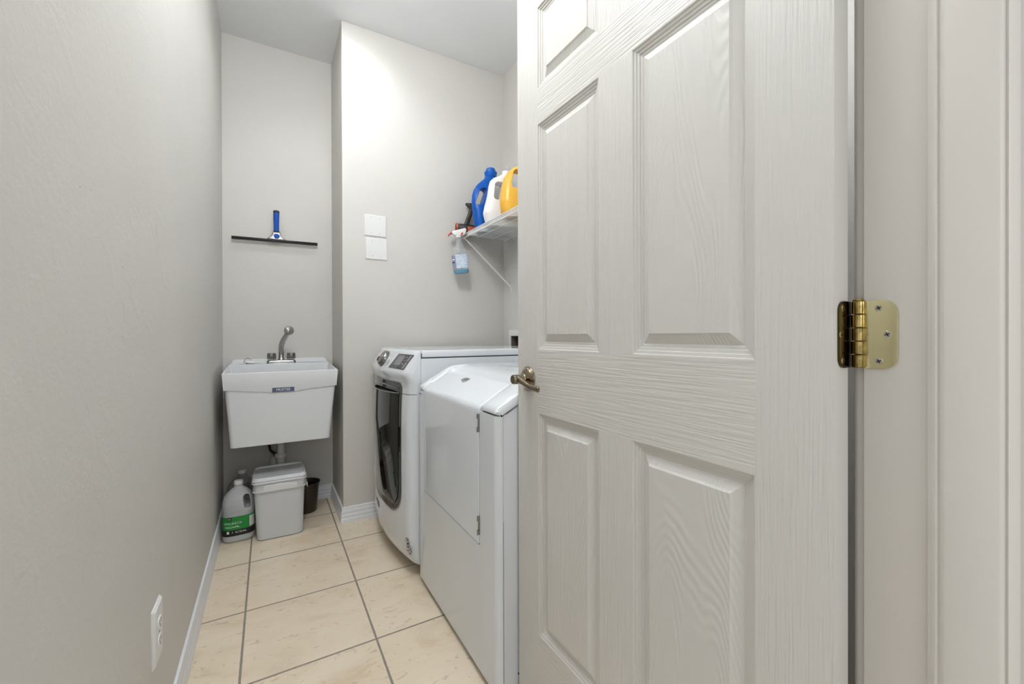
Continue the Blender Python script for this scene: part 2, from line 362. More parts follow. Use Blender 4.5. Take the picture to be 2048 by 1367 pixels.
def organic(name, mb, mat, parent, voxel=0.0025, cutters=(), smooth=6, xf=None):
    """fuse lofted pieces into one blow-moulded skin and cut handle holes through it"""
    o = mb.build(name, mat, None, xf=xf)
    for c in cutters:
        co = c.build('cutter', mat, None, xf=xf)
        md = o.modifiers.new('b', 'BOOLEAN'); md.operation = 'DIFFERENCE'; md.object = co; md.solver = 'EXACT'; md.use_self = True
        bake(o); bpy.data.objects.remove(co)
    md = o.modifiers.new('r', 'REMESH'); md.mode = 'VOXEL'; md.voxel_size = voxel; md.use_smooth_shade = True
    md = o.modifiers.new('s', 'SMOOTH'); md.factor = 0.5; md.iterations = smooth
    bake(o)
    if not o.data.materials: o.data.materials.append(mat)
    for p in o.data.polygons: p.use_smooth = True; p.material_index = 0
    if parent:
        o.parent = parent; o.matrix_parent_inverse = world_of(parent).inverted()
    return o

# ================================================================== ROOM SHELL
struct(MB().box(-2.2, 3.0, -2.6, 3.2, -0.05, 0.0).build('floor', M_floor))
# ceiling with the hole for the can light
bm = bmesh.new()
oc = [bm.verts.new(p) for p in ((-2.2, 0.12, CZ), (3.0, 0.12, CZ), (3.0, 3.2, CZ), (-2.2, 3.2, CZ))]
es = [bm.edges.new((oc[i], oc[(i + 1) % 4])) for i in range(4)]
for ly in (LY,):
    rc = [bm.verts.new((LX + 0.083 * cos(2 * pi * k / 48), ly + 0.083 * sin(2 * pi * k / 48), CZ)) for k in range(48)]
    es += [bm.edges.new((rc[i], rc[(i + 1) % 48])) for i in range(48)]
bmesh.ops.triangle_fill(bm, edges=es, use_beauty=True)
for f in [f for f in bm.faces if all(min(((v.co.x - LX) ** 2 + (v.co.y - ly) ** 2) ** .5 for ly in (LY,)) < .0835 for v in f.verts) and abs(f.calc_center_median().x - LX) < .1]: bm.faces.remove(f)
me = bpy.data.meshes.new('ceiling'); bm.to_mesh(me); bm.free(); struct(link('ceiling', me, M_ceil))
T = 0.12
struct(MB().box(XL - T, XL, WY0, YB + T, 0, CZ).build('wall_left', M_wall_l))
struct(MB().box(XL, XS, YB, YB + T, 0, CZ).build('wall_back', M_wall))
# projecting block that makes the niche: its side and its front are one mesh with a softened corner
mb = MB(); pts = []
mb.loft([[(XS, YB + T, z), (XS, YF, z), (XR + T, YF, z), (XR + T, YB + T, z)] for z in (0, CZ)])
struct(mb.build('wall_far', M_wall, bevel=0.004, seg=3))
BX = (2.195, 2.374, 0.905, 1.056)            # washer box opening y0,y1,z0,z1
mb = MB(); y0, y1, z0, z1 = BX[0] + .022, BX[1] - .022, BX[2] + .022, BX[3] - .038
mb.box(XR, XR + T, WY1, y0, 0, CZ).box(XR, XR + T, y1, YF, 0, CZ).box(XR, XR + T, y0, y1, 0, z0).box(XR, XR + T, y0, y1, z1, CZ)
struct(mb.build('wall_right', M_wall))
# wall with the doorway
OL = -0.125; OT = 2.055
mb = MB(); mb.box(-2.2, OL - .018, WY0, WY1 - .002, 0, CZ).box(XJ + .018, 3.0, WY0, WY1 - .002, 0, CZ).box(OL - .018, XJ + .018, WY0, WY1 - .002, OT + .018, CZ)
struct(mb.build('wall_front', M_wall))
# jamb (trim_1), stop (trim_2), laundry side casing (trim_3), hall side casing (trim_4)
mb = MB(); mb.box(XJ, XJ + .018, WY0 - .002, WY1, 0, OT).box(OL - .018, OL, WY0 - .002, WY1, 0, OT).box(OL - .018, XJ + .018, WY0 - .002, WY1, OT, OT + .018)
struct(mb.build('trim_1', M_jamb, bevel=0.0015))
prof = [(0.0000, 0.1756), (-0.0034, 0.1756), (-0.0043, 0.1737), (-0.0058, 0.1722), (-0.0091, 0.1698), (-0.0101, 0.1674), (-0.0079, 0.1655), (-0.0082, 0.1636), (-0.0110, 0.1612), (-0.0117, 0.1593), (-0.0117, 0.1209), (-0.0104, 0.1185), (-0.0072, 0.1169), (-0.0082, 0.1146), (-0.0059, 0.1121), (-0.0029, 0.1103), (-0.0017, 0.1086), (0.0000, 0.1082)]
mb = MB()
mb.loft([[(XJ + x, y, z) for x, y in prof] for z in (0, OT)])
mb.loft([[(OL - x, y, z) for x, y in prof] for z in (0, OT)])
mb.loft([[(x0, y, OT + x) for x, y in prof] for x0 in (OL, XJ)])
struct(mb.build('trim_2', M_jamb, smooth=True, auto=50))
def casing(name, ysgn, yw):
    # rounded casing: profile across x (0 at the opening) and out from the wall
    pr = [(0.004, 0), (0.004, .0085), (.0055, .0125), (.009, .0150), (.0135, .0155), (.018, .0150), (.022, .0115), (.026, .0105), (.050, .0145), (.058, .0165), (.060, .0155), (.060, 0)]
    mb = MB()
    mb.loft([[(XJ + x, yw + ysgn * y, z) for x, y in pr] for z in (0, OT + .06)])
    mb.loft([[(OL - x, yw + ysgn * y, z) for x, y in pr] for z in (0, OT + .06)])
    mb.loft([[(x0, yw + ysgn * y, OT + x) for x, y in pr] for x0 in (OL - .06, XJ + .06)])
    return struct(mb.build(name, M_jamb, smooth=True, auto=50))
casing('trim_3', 1, WY1 - .002); casing('trim_4', -1, WY0)
# baseboards
BB = [(0, 0), (.0155, 0), (.0155, .018), (.0142, .024), (.0125, .026), (.0140, .030), (.0140, .040), (.0120, .046), (.0105, .048), (.0118, .052), (.0112, .062), (.0085, .070), (.0078, .074), (.0085, .077), (.0070, .0815), (.002, .083), (0, .083)]
def bb(name, p, q, nrm, m0=0, m1=0):
    p, q, n = Vector(p), Vector(q), Vector(nrm); mb = MB()
    dr_ = (q - p).normalized()
    mb.loft([[(e.x + n.x * d + dr_.x * k * d, e.y + n.y * d + dr_.y * k * d, z) for d, z in BB] for e, k in ((p, -m0), (q, m1))])
    return struct(mb.build(name, M_base, smooth=True, auto=40))
bb('baseboard_left', (XL, WY1 + .02, 0), (XL, YB, 0), (1, 0, 0))
bb('baseboard_back', (XL, YB, 0), (XS, YB, 0), (0, -1, 0))
bb('baseboard_niche', (XS, YB, 0), (XS, YF, 0), (-1, 0, 0), 0, 1)
bb('baseboard_far', (XS, YF, 0), (XR, YF, 0), (0, -1, 0), 1, 0)

# ================================================================== OPEN DOOR
ZB, ZT, TH = 0.012, 2.035, 0.0360
YS = [YH, .3476, .5841, .6776, .9115, YE]
ZS = [ZB, 0.2400, 0.8183, 0.9834, 1.5667, 1.6587, 1.8691, ZT]
prf = [(0, 0), (.0018, .0005), (.0026, .0030), (.0075, .0036), (.0085, .0060), (.0135, .0066), (.0145, .0088), (.0190, .0092), (.0210, .0104), (.036, .0042), (.0400, .0012), (.0425, .0012)]
def door_side(mb, face, sgn):
    for i in range(5):
        for j in range(7):
            y0, y1, z0, z1 = YS[i], YS[i + 1], ZS[j], ZS[j + 1]
            if i in (1, 3) and j in (1, 3, 5):
                rings = []
                for d, h in prf:
                    x = face + sgn * h
                    rings.append([(x, y0 + d, z0 + d), (x, y1 - d, z0 + d), (x, y1 - d, z1 - d), (x, y0 + d, z1 - d)])
                mb.loft(rings[:9], False, False, True, 3)
                mb.loft(rings[8:], False, True, True, 2)
                mb.m[-1] = 2
                # frame ring between
                continue
            horiz = j in (0, 2, 4, 6) and i not in (0, 4)
            mb.add([(face, y0, z0), (face, y1, z0), (face, y1, z1), (face, y0, z1)], [(0, 1, 2, 3)], 1 if horiz else 0)
mb = MB(); door_side(mb, XD, 1); door_side(mb, XD + TH, -1)
a, b = XD, XD + TH
mb.add([(a, YH, ZB), (b, YH, ZB), (b, YH, ZT), (a, YH, ZT)], [(0, 1, 2, 3)], 3).add([(a, YE, ZB), (b, YE, ZB), (b, YE, ZT), (a, YE, ZT)], [(0, 1, 2, 3)], 3)
mb.add([(a, YH, ZT), (b, YH, ZT), (b, YE, ZT), (a, YE, ZT)], [(0, 1, 2, 3)], 3).add([(a, YH, ZB), (b, YH, ZB), (b, YE, ZB), (a, YE, ZB)], [(0, 1, 2, 3)], 3)
me = bpy.data.meshes.new('door_1'); me.from_pydata(mb.v, [], mb.f)
for i, p in enumerate(me.polygons): p.material_index = mb.m[i]
bm = bmesh.new(); bm.from_mesh(me); bmesh.ops.remove_doubles(bm, verts=bm.verts, dist=1e-5); bmesh.ops.recalc_face_normals(bm, faces=bm.faces); bm.to_mesh(me); bm.free()
door = link('door_1', me, [M_gv, M_gh, M_gc, M_dp]); struct(door)
# lever handle: rose + lever are one handle, built on both faces
HY, HZ = 0.9575, 0.9040
def handle(face, sg):
    rose = MB()
    rose.lathe([(.0, 0), (.033, 0), (.0335, .002), (.0325, .004), (.030, .0055), (.029, .0075), (.0255, .011), (.020, .0135), (.014, .0155), (.0125, .018), (.0118, .022), (.0113, .036), (.0, .036)], (face, HY, HZ), (-sg, 0, 0), 40)
    h = rose.build('door_handle', M_nickel, door, smooth=True, auto=50)
    lv = MB()
    lv.lathe([(.0, -.006), (.011, -.006), (.0128, -.003), (.0128, .010), (.0115, .0135), (.0, .0135)], (face - sg * .036, HY, HZ), (-sg, 0, 0), 28)
    path = []; n = 22
    for k in range(n + 1):
        s = k / n
        y = HY - s * .108
        e = min(1, s / .62); z = HZ + .001 - .0165 * (3 * e * e - 2 * e * e * e)
        x = face - sg * (.038 - .005 * sin(s * pi) + .001 * s)
        path.append((x, y, z))
    rings = []
    for k, p in enumerate(path):
        s = k / n; w = .0105 - .0035 * sin(min(1, s / .55) * pi / 2) + .0012 * s; tk = .0072 - .0018 * s
        if k == n: w *= .55; tk *= .55
        rings.append([(p[0] + tk * cos(2 * pi * q / 14), p[1], p[2] + w * sin(2 * pi * q / 14)) for q in range(14)])
    lv.loft(rings)
    lv.build('lever', M_nickel, h, smooth=True, auto=60)
handle(XD, 1); handle(XD + TH, -1)
# latch plate on the far edge
MB().box(XD + .006, XD + TH - .006, YE - .0005, YE + .0012, HZ - .028, HZ + .028).build('latch_plate', M_nickel, door, bevel=.0004)

# brass hinge: door leaf + jamb leaf + barrel
HB, HT = 0.9783, 1.0622; HC = (HB + HT) / 2
hinge = thing('butt_hinge', 'brass butt hinge with rounded leaves joining open white door to its jamb', 'hinge', (0.6447, 0.2418, HB))
def leaf_outline(w, h, r, n=8):
    pts = [(0, -h / 2), ]
    for k in range(n + 1):
        a = -pi / 2 + pi / 2 * k / n; pts.append((w - r + r * cos(a), -h / 2 + r + r * sin(a)))
    for k in range(n + 1):
        a = pi / 2 * k / n; pts.append((w - r + r * cos(a), h / 2 - r + r * sin(a)))
    pts.append((0, h / 2)); return pts
hh = HT - HB
slab(leaf_outline(.0398, hh, .0150), lambda u, v, d: (XJ - .0005 - d, .2418 - u, HC + v), .0022).build('jamb_leaf', M_brass, hinge, bevel=.0004)
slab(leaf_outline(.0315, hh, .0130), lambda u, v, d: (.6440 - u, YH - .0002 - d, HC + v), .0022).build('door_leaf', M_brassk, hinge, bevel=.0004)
br = MB(); PX, PY = .6437, .2399; seg = hh / 5
for k in range(5):
    r = .0068 if k % 2 == 0 else .0072
    z0 = HB + k * seg + .0004; z1 = HB + (k + 1) * seg - .0004
    br.lathe([(0, 0), (r - .0006, 0), (r, .0005), (r, z1 - z0 - .0005), (r - .0006, z1 - z0), (0, z1 - z0)], (PX, PY, z0), (0, 0, 1), 28)
br.lathe([(0, 0), (.0058, 0), (.0062, .001), (.0050, .003), (0, .0036)], (PX, PY, HT), (0, 0, 1), 24)
br.box(PX + .001, XJ + .0005, PY - .0068, PY + .004, HB + .001, HT - .001)
br.build('barrel', M_brassd, hinge, smooth=True, auto=40)
def screw(c, n, parent, r=.0042, mat=M_screw):
    n = Vector(n); c = Vector(c)
    s = MB(); s.lathe([(0, 0), (r, 0), (r * .9, .0007), (0, .0010)], c, n, 20)
    so = s.build('screw', mat, parent, smooth=True, auto=40)
    x = MB(); q = Vector((0, 0, 1)).rotation_difference(n)
    for a in (0.5, 0.5 + pi / 2):
        d = q @ Vector((cos(a), sin(a), 0)); e = q @ Vector((-sin(a), cos(a), 0)); p = c + n * .0011
        l, w = r * .62, r * .15
        x.add([p + d * l + e * w, p + d * l - e * w, p - d * l - e * w, p - d * l + e * w, p + d * l + e * w - n * .0004, p + d * l - e * w - n * .0004, p - d * l - e * w - n * .0004, p - d * l + e * w - n * .0004], [(0, 1, 2, 3), (0, 1, 5, 4), (1, 2, 6, 5), (2, 3, 7, 6), (3, 0, 4, 7)])
    x.build('cross_slot', M_ink, so)
for y, z in ((.2197, 1.0526), (.2115, HC), (.2197, .9874)): screw((XJ - .0027, y, z), (-1, 0, 0), hinge)
for x, z in ((.6217, 1.0526), (.6164, HC), (.6217, .9874)): screw((x, YH - .0024, z), (0, -1, 0), hinge, mat=M_brassd)

# ================================================================== RECESSED LIGHT
def can_light(LX, LY, label, ML):
    lt = thing('recessed_light', label, 'light', (LX, LY, CZ))
    _can(LX, LY, lt, ML)

M_lens = [simple('light_lens', (0.9, 0.9, 0.9), 0.5, emit=((0.925, 0.965, 1.0), p / (pi * pi * .066 ** 2))) for p in (LENS_POWER,)]
def _can(LX, LY, lt, ML):
    MB().lathe([(.083, .08), (.079, .08), (.077, .003), (.078, -.003), (.092, -.004), (.094, 0), (.083, 0)], (LX, LY, CZ), (0, 0, 1), 48, cap0=False, cap1=False).build('trim_ring', M_plast, lt, smooth=True, auto=40)
    MB().lathe([(.083, 0), (.083, .09), (0, .09)], (LX, LY, CZ), (0, 0, 1), 48, cap0=False, cap1=False).build('can', M_plast, lt, smooth=True, auto=40)
    MB().lathe([(0, .060), (.066, .060), (.066, .063), (0, .063)], (LX, LY, CZ), (0, 0, 1), 48).build('lens', ML, lt)
can_light(LX, LY, 'round recessed ceiling light nearest the far wall, at the top edge of view', M_lens[0])
gt = thing('fill_globe', 'added glowing fill globe, unseen, above the doorway side of the room', 'light', (GLX, GLY, CZ))  # invented out-of-view globe, added for diffuse fill on ceiling and walls
M_globe = simple('fill_globe_glow', (0.9, 0.9, 0.9), 0.4, emit=((0.925, 0.965, 1.0), GLOBE_POWER / (4 * pi * pi * GLR ** 2)))
MB().lathe([(0, -GLR)] + [(GLR * sin(pi * k / 16), -GLR * cos(pi * k / 16)) for k in range(1, 16)] + [(0, GLR)], (GLX, GLY, GLZ), (0, 0, 1), 40).build('globe', M_globe, gt, smooth=True)
MB().lathe([(.06, 0), (.06, -.012), (.012, -.03), (.012, -(CZ - GLZ - GLR + .01)), (.03, -(CZ - GLZ - GLR + .015)), (.0, -(CZ - GLZ - GLR + .015))], (GLX, GLY, CZ), (0, 0, 1), 32).build('stem', M_dchrome, gt, smooth=True, auto=40)

# ================================================================== WALL PLATES, OUTLET, OUTLET BOX
def blank_plate(x0, x1, zt, zb, label, tilt):
    w, h = x1 - x0, zt - zb; cx, cz = (x0 + x1) / 2, (zt + zb) / 2
    t = thing('blank_wall_plate', label, 'wall plate', (cx, YF, cz), 'blank two gang plates on the far wall')
    ct, st = cos(tilt), sin(tilt)
    fn = lambda u, v, d: (cx + u * ct - v * st, YF - d, cz + u * st + v * ct)
    mb = MB(); o1 = rrect(w, h, .004, 3); o2 = rrect(w - .006, h - .006, .003, 3)
    mb.loft([[fn(u, v, 0) for u, v in o1], [fn(u, v, .0035) for u, v in o1], [fn(u, v, .006) for u, v in o2]])
    mb.build('plate', M_plast, t, smooth=True, auto=25)
    for u in (-.023, .023):
        for v in (-.042, .042):
            p = fn(u, v, .006); screw(p, (0, -1, 0), t, .0028, M_plast)
blank_plate(.4645, .584, 1.703, 1.584, 'white blank two gang wall plate, upper of the pair on the far wall', -.004)
blank_plate(.4700, .590, 1.574, 1.453, 'white blank two gang wall plate, lower of the pair on the far wall', .006)

ot = thing('wall_outlet', 'white duplex electrical outlet low on the left wall', 'outlet', (XL, 1.237, .346))
OY, OZ = 1.237, .3455
mb = MB(); o1 = rrect(.080, .131, .003, 3); o2 = rrect(.070, .121, .003, 3)
fo = lambda u, v, d: (XL + d, OY + u, OZ + v)
mb.loft([[fo(u, v, 0) for u, v in o1], [fo(u, v, .002) for u, v in o1], [fo(u, v, .007) for u, v in o2]]).build('cover_plate', M_plast, ot, smooth=True, auto=25)
for s in (-1, 1):
    rc_ = slab(rrect(.034, .028, .011, 5), lambda u, v, d: (XL + .007 + d, OY + u, OZ + s * .0205 + v), .0022).build('receptacle', M_plast, ot, bevel=.0004)
    hl = MB()
    hl.box(XL + .009, XL + .0095, OY - .008, OY - .006, OZ + s * .0205 - .001, OZ + s * .0205 + .008).box(XL + .009, XL + .0095, OY + .006, OY + .008, OZ + s * .0205 - .001, OZ + s * .0205 + .007)
    hl.lathe([(0, 0), (.0025, 0), (.0025, .0005), (0, .0005)], (XL + .009, OY, OZ + s * .0205 - .007), (1, 0, 0), 12)
    hl.build('slot', M_ink, rc_)
screw((XL + .007, OY, OZ), (1, 0, 0), ot, .0035, M_plast)

bx = thing('washer_outlet_box', 'recessed white framed supply box in the right wall behind the washing machine', 'outlet box', (XR, 2.28, .91))
mb = MB(); y0, y1, z0, z1 = BX
iy0, iy1, iz0, iz1 = y0 + .022, y1 - .022, z0 + .022, z1 - .038
mb.box(XR - .006, XR, y0, iy0, z0, z1).box(XR - .006, XR, iy1, y1, z0, z1).box(XR - .006, XR, iy0, iy1, z0, iz0).box(XR - .006, XR, iy0, iy1, iz1, z1)
mb.build('frame', M_plast, bx, bevel=.001)
mb = MB(); mb.box(XR + .085, XR + .09, iy0, iy1, iz0, iz1).box(XR, XR + .09, iy0, iy0 + .003, iz0, iz1).box(XR, XR + .09, iy1 - .003, iy1, iz0, iz1).box(XR, XR + .09, iy0, iy1, iz0, iz0 + .003).box(XR, XR + .09, iy0, iy1, iz1 - .003, iz1)
mb.build('box_lining', M_recess, bx)
mb = MB(); mb.tube([(XR + .05, 2.27, iz0), (XR + .05, 2.27, iz0 + .06)], .009).box(XR + .02, XR + .06, 2.262, 2.278, iz0 + .05, iz0 + .066)
mb.build('valve', M_dchrome, bx, smooth=True, auto=40)

# ================================================================== SQUEEGEE
sq = thing('window_squeegee', 'black and silver squeegee with blue handle hung on the back wall above the sink', 'squeegee', (.04, YB - .03, 1.58))
q0, q1 = Vector((-.182, YB - .03, 1.5835)), Vector((.263, YB - .03, 1.5895)); dq = (q1 - q0).normalized()
def sqp(s, z, y): p = q0 + dq * s; return (p.x, YB - .03 + y, p.z + z)
L = (q1 - q0).length
mb = MB(); mb.loft([[sqp(s, z, y) for y, z in ((-.007, .003), (-.006, -.004), (.006, -.004), (.007, .003), (.004, .007), (-.004, .007))] for s in (0, L)])
mb.build('channel', M_black_alu, sq, bevel=.001)
MB().loft([[sqp(s, z, y) for y, z in ((-.002, -.011), (.002, -.011), (.002, -.003), (-.002, -.003))] for s in (.001, L - .001)]).build('rubber_blade', M_rub, sq)
for e0 in (0, L - .005): MB().loft([[sqp(s, z, y) for y, z in ((-.0085, .004), (-.0085, -.006), (.0075, -.006), (.0075, .004))] for s in (e0, e0 + .005)]).build('end_clip', M_rub, sq)
HX = .041
pts = [(-.047, 1.594), (-.036, 1.600), (-.022, 1.618), (-.015, 1.640), (.015, 1.640), (.022, 1.618), (.036, 1.600), (.047, 1.594), (.0, 1.592)]
slab([(HX + x, z) for x, z in pts], lambda u, v, d: (u, YB - .038 + d, v), .010).build('clamp_head', M_silver, sq, bevel=.002)
for s in (-1, 1): MB().tube([(HX + s * .015, YB - .034, 1.641), (HX + s * .021, YB - .034, 1.620), (HX + s * .033, YB - .034, 1.603), (HX + s * .047, YB - .034, 1.594)], .0022, 8).build('clamp_edge', M_rub, sq, smooth=True)
MB().lathe([(0, 0), (.0145, 0), (.0145, .003), (.012, .006), (0, .0065)], (HX + .001, YB - .038, 1.612), (0, -1, 0), 28).build('release_button', M_sqb, sq, smooth=True, auto=40)
mb = MB(); rings = []
for z, rx, ry in ((1.640, .0140, .010), (1.655, .0132, .011), (1.690, .0135, .012), (1.730, .0150, .0125), (1.752, .0155, .012)):
    rings.append(srect(HX, YB - .030, z, rx, ry, 3, 24))
mb.loft(rings).build('grip', M_sqb, sq, smooth=True, auto=50)
mb = MB(); mb.loft([srect(HX, YB - .030, z, rx, ry, 3, 24) for z, rx, ry in ((1.752, .0158, .0125), (1.761, .0160, .0125), (1.765, .010, .008))])
MB().loft([srect(HX, YB - .030, z, rx, ry, 3, 24) for z, rx, ry in ((1.634, .0155, .0115), (1.6425, .0150, .0115))]).build('grip_collar', M_rub, sq)
mb.lathe([(0, 0), (.004, 0), (.004, .024), (0, .024)], (HX, YB - .024, 1.745), (0, 1, 0), 12)
mb.build('end_cap', M_rub, sq, smooth=True, auto=50)

# ================================================================== UTILITY SINK
sk = thing('utility_sink', 'white plastic wall mounted utility sink with chrome faucet in the back niche', 'sink', (.062, YB, .48))
SX0, SX1, SY0, SY1 = -.193, .316, 2.392, YB - .003
def rr3(x0, x1, y0, y1, z, r=.018, n=5):
    return [(u + (x0 + x1) / 2, v + (y0 + y1) / 2, z) for u, v in rrect(x1 - x0, y1 - y0, r, n)]
mb = MB()
mb.loft([rr3(-.160, .276, 2.425, 2.80, .478), rr3(-.164, .279, 2.415, 2.81, .482, .02), rr3(SX0 + .004, SX1 - .004, SY0 + .004, SY1, .835, .02), rr3(SX0, SX1, SY0, SY1, .840, .02), rr3(SX0 + .001, SX1 - .001, SY0 + .001, SY1, .8435, .02),
         rr3(SX0 + .008, SX1 - .008, SY0 + .008, 2.745, .8435, .02), rr3(SX0 + .010, SX1 - .010, SY0 + .010, 2.742, .838, .02), rr3(-.145, .260, 2.435, 2.72, .505, .03), rr3(-.12, .235, 2.46, 2.70, .495, .03)])
mb.v = [(x, y, z + .020 * min(1, max(0, (y - 2.392) / .37)) * (1 if z > .83 else 0)) for x, y, z in mb.v]
basin = mb.build('basin', M_sink, sk, smooth=True, auto=30)
# apron band with the shallow V lower edge
def frontY(z): return SY0 + .004 + (2.415 - SY0 - .004) * (.835 - z) / .353
def sideX(z, s):
    if s < 0: return SX0 + .004 + (-.164 - SX0 - .004) * (.835 - z) / .353
    return SX1 - .004 + (.279 - SX1 + .004) * (.835 - z) / .353
prf2 = [(SX0 - .001, .842), (sideX(.763, -1) - .004, .763), (-.05, .750), (.006, .741), (.115, .741), (.17, .750), (sideX(.760, 1) + .004, .760), (SX1 + .001, .842)]
mb = MB(); mb.loft([[(x, frontY(z) - .0045, z) for x, z in prf2], [(x, frontY(z) + .001, z) for x, z in prf2]])
for s, zz in ((-1, .763), (1, .760)):
    e = SX0 - .001 if s < 0 else SX1 + .001
    mb.loft([[(e, y, .842), (sideX(zz, s) + s * .004, y, zz), (sideX(zz, s) - s * .002, y, zz), (e - s * .004, y, .842)] for y in (frontY(.80) - .0045, 2.84)])
mb.v = [(x, y, z + .020 * min(1, max(0, (y - 2.392) / .37)) * (1 if z > .83 else 0)) for x, y, z in mb.v]
mb.build('apron', M_sink, basin, bevel=.0012)
mb = MB(); mb.box(SX0 + .008, SX1 - .008, 2.728, YB - .003, .80, .8645)
mb.build('faucet_deck', M_sink, basin, bevel=.003, seg=3)
mb = MB(); mb.loft([[(x, y, z) for x, z in [(-.186, .845)] + [(-.186 + .022 * (1 - cos(a)), .862 + .025 * sin(a)) for a in [pi / 2 * k / 6 for k in range(1, 7)]] + [(.314 - .022 * (1 - cos(a)), .862 + .025 * sin(a)) for a in [pi / 2 * k / 6 for k in range(6, 0, -1)]] + [(.314, .845)]] for y in (YB - .022, YB - .002)])
mb.build('back_ledge', M_sink, basin, bevel=.003)
def ribs(x0, x1, name):
    mb = MB(); n = int((x1 - x0) / .011)
    for k in range(n): mb.box(x0 + k * .011, x0 + k * .011 + .006, 2.755, 2.845, .861, .8645)
    mb.build(name, M_sink, basin, bevel=.001)
ribs(.150, .285, 'soap_ridges'); ribs(-.150, -.030, 'soap_ridges')
# label on the apron
fl = lambda u, v, d: (.0615 + u, frontY(.753) - .0048 - d, .753 + v + .0 * u)
lb = slab(rrect(.098, .0225, .001, 2), fl, .0006).build('maker_label', M_navy, basin)
text_mesh('label_text', 'MUSTEE', .0175, lambda u, v, d: fl(u, v, d), M_lwhite, lb, .0008)
# drain and supply
px_, py_ = .056, 2.72
mb = MB(); mb.lathe([(.019, 0), (.019, .16)], (px_, py_, .33), (0, 0, 1), 24).lathe([(0, 0), (.024, 0), (.029, .003), (.029, .019), (.023, .024), (0, .024)], (px_, py_, .335), (0, 0, 1), 24, flute=.04, nf=10)
tr_ = [(px_, py_, .34), (px_, py_, .24), (px_, py_ + .015, .20), (px_ - .01, py_ + .05, .185), (px_ - .03, py_ + .085, .20), (px_ - .035, py_ + .10, .26), (px_ - .035, py_ + .115, .30), (px_ - .03, YB, .31)]
mb.tube(tr_, .020, 16)
mb.build('drain_pipe', M_pvc, sk, smooth=True, auto=40)
mb = MB(); mb.tube([(.02, 2.80, .84), (.00, 2.79, .50), (-.005, 2.76, .42), (.005, 2.74, .375), (.03, 2.76, .345), (.06, 2.83, .33), (.07, YB, .33)], .0075, 10).build('supply_hose', M_rub, sk, smooth=True)
MB().tube([(.05, 2.72, .47), (.03, 2.74, .41), (.025, 2.76, .37), (.05, 2.80, .34), (.06, YB, .30)], .003, 8).build('supply_hose', M_pvc, sk, smooth=True)
MB().box(-.08, .20, YB - .02, YB, .52, .60).build('wall_bracket', M_dchrome, sk)
# faucet
fb = MB(); fb.loft([[(u + .0625, v + 2.79, z) for u, v in rrect(w, h, r, 6)] for z, w, h, r in ((.8615, .150, .056, .012), (.872, .149, .055, .012), (.880, .142, .048, .012), (.884, .125, .034, .010))])
faucet = fb.build('faucet', M_dchrome, sk, smooth=True, auto=35)
for x in (.0125, .1125):
    k = MB(); k.lathe([(0, 0), (.016, 0), (.016, .004), (.0, .004)], (x, 2.79, .880), (0, 0, 1), 24)
    k.lathe([(0, 0), (.0205, 0), (.0222, .003), (.0212, .030), (.0195, .0345), (0, .036)], (x, 2.79, .888), (0, 0, 1), 60, flute=.055, nf=10)
    k.build('tap_knob', M_dchrome, faucet, smooth=True, auto=50)
sp_ = MB(); sp_.lathe([(0, 0), (.017, 0), (.0165, .006), (.0135, .009), (.0132, .045), (.0145, .047), (.0145, .05), (0, .05)], (.0615, 2.79, .882), (0, 0, 1), 28)
sp_.tube([(.0615, 2.79, .925), (.0610, 2.788, .952), (.0630, 2.780, .972), (.0690, 2.768, .991), (.0780, 2.753, 1.010), (.0880, 2.738, 1.030), (.0940, 2.727, 1.042)], [.0145, .0143, .0145, .0150, .0145, .0132, .0132], 20)
sp_.build('spout', M_chrome, faucet, smooth=True, auto=50)
hd = MB(); hd.lathe([(0, -.022), (.015, -.020), (.022, -.012), (.0255, -.002), (.026, .006), (.0235, .010), (.022, .0085), (.020, .009), (.012, .0125), (0, .0135)], (.0985, 2.716, 1.0525), (.12, -1, -.15), 32)
hd.build('spray_head', M_chrome, faucet, smooth=True, auto=50)
# stopper lying on the deck
st = thing('sink_stopper', 'small white drain stopper with grey rubber rim on left end of sink deck', 'stopper', (-.09, 2.80, .865))
MB().lathe([(0, 0), (.021, 0), (.022, .002), (.021, .004), (0, .004)], (-.092, 2.797, .8652), (0, 0, 1), 28).build('rubber_rim', M_cloth, st, smooth=True, auto=40)
MB().lathe([(0, .004), (.026, .004), (.027, .008), (.020, .012), (.008, .015), (.006, .022), (.009, .026), (0, .028)], (-.092, 2.797, .8652), (.1, -.05, 1), 28).build('stopper_cap', M_plast, st, smooth=True, auto=40)
MB().tube([(-.092, 2.797, .892), (-.105, 2.80, .898), (-.118, 2.805, .889), (-.125, 2.81, .870)], .0014, 8).build('chain', M_dchrome, st, smooth=True)

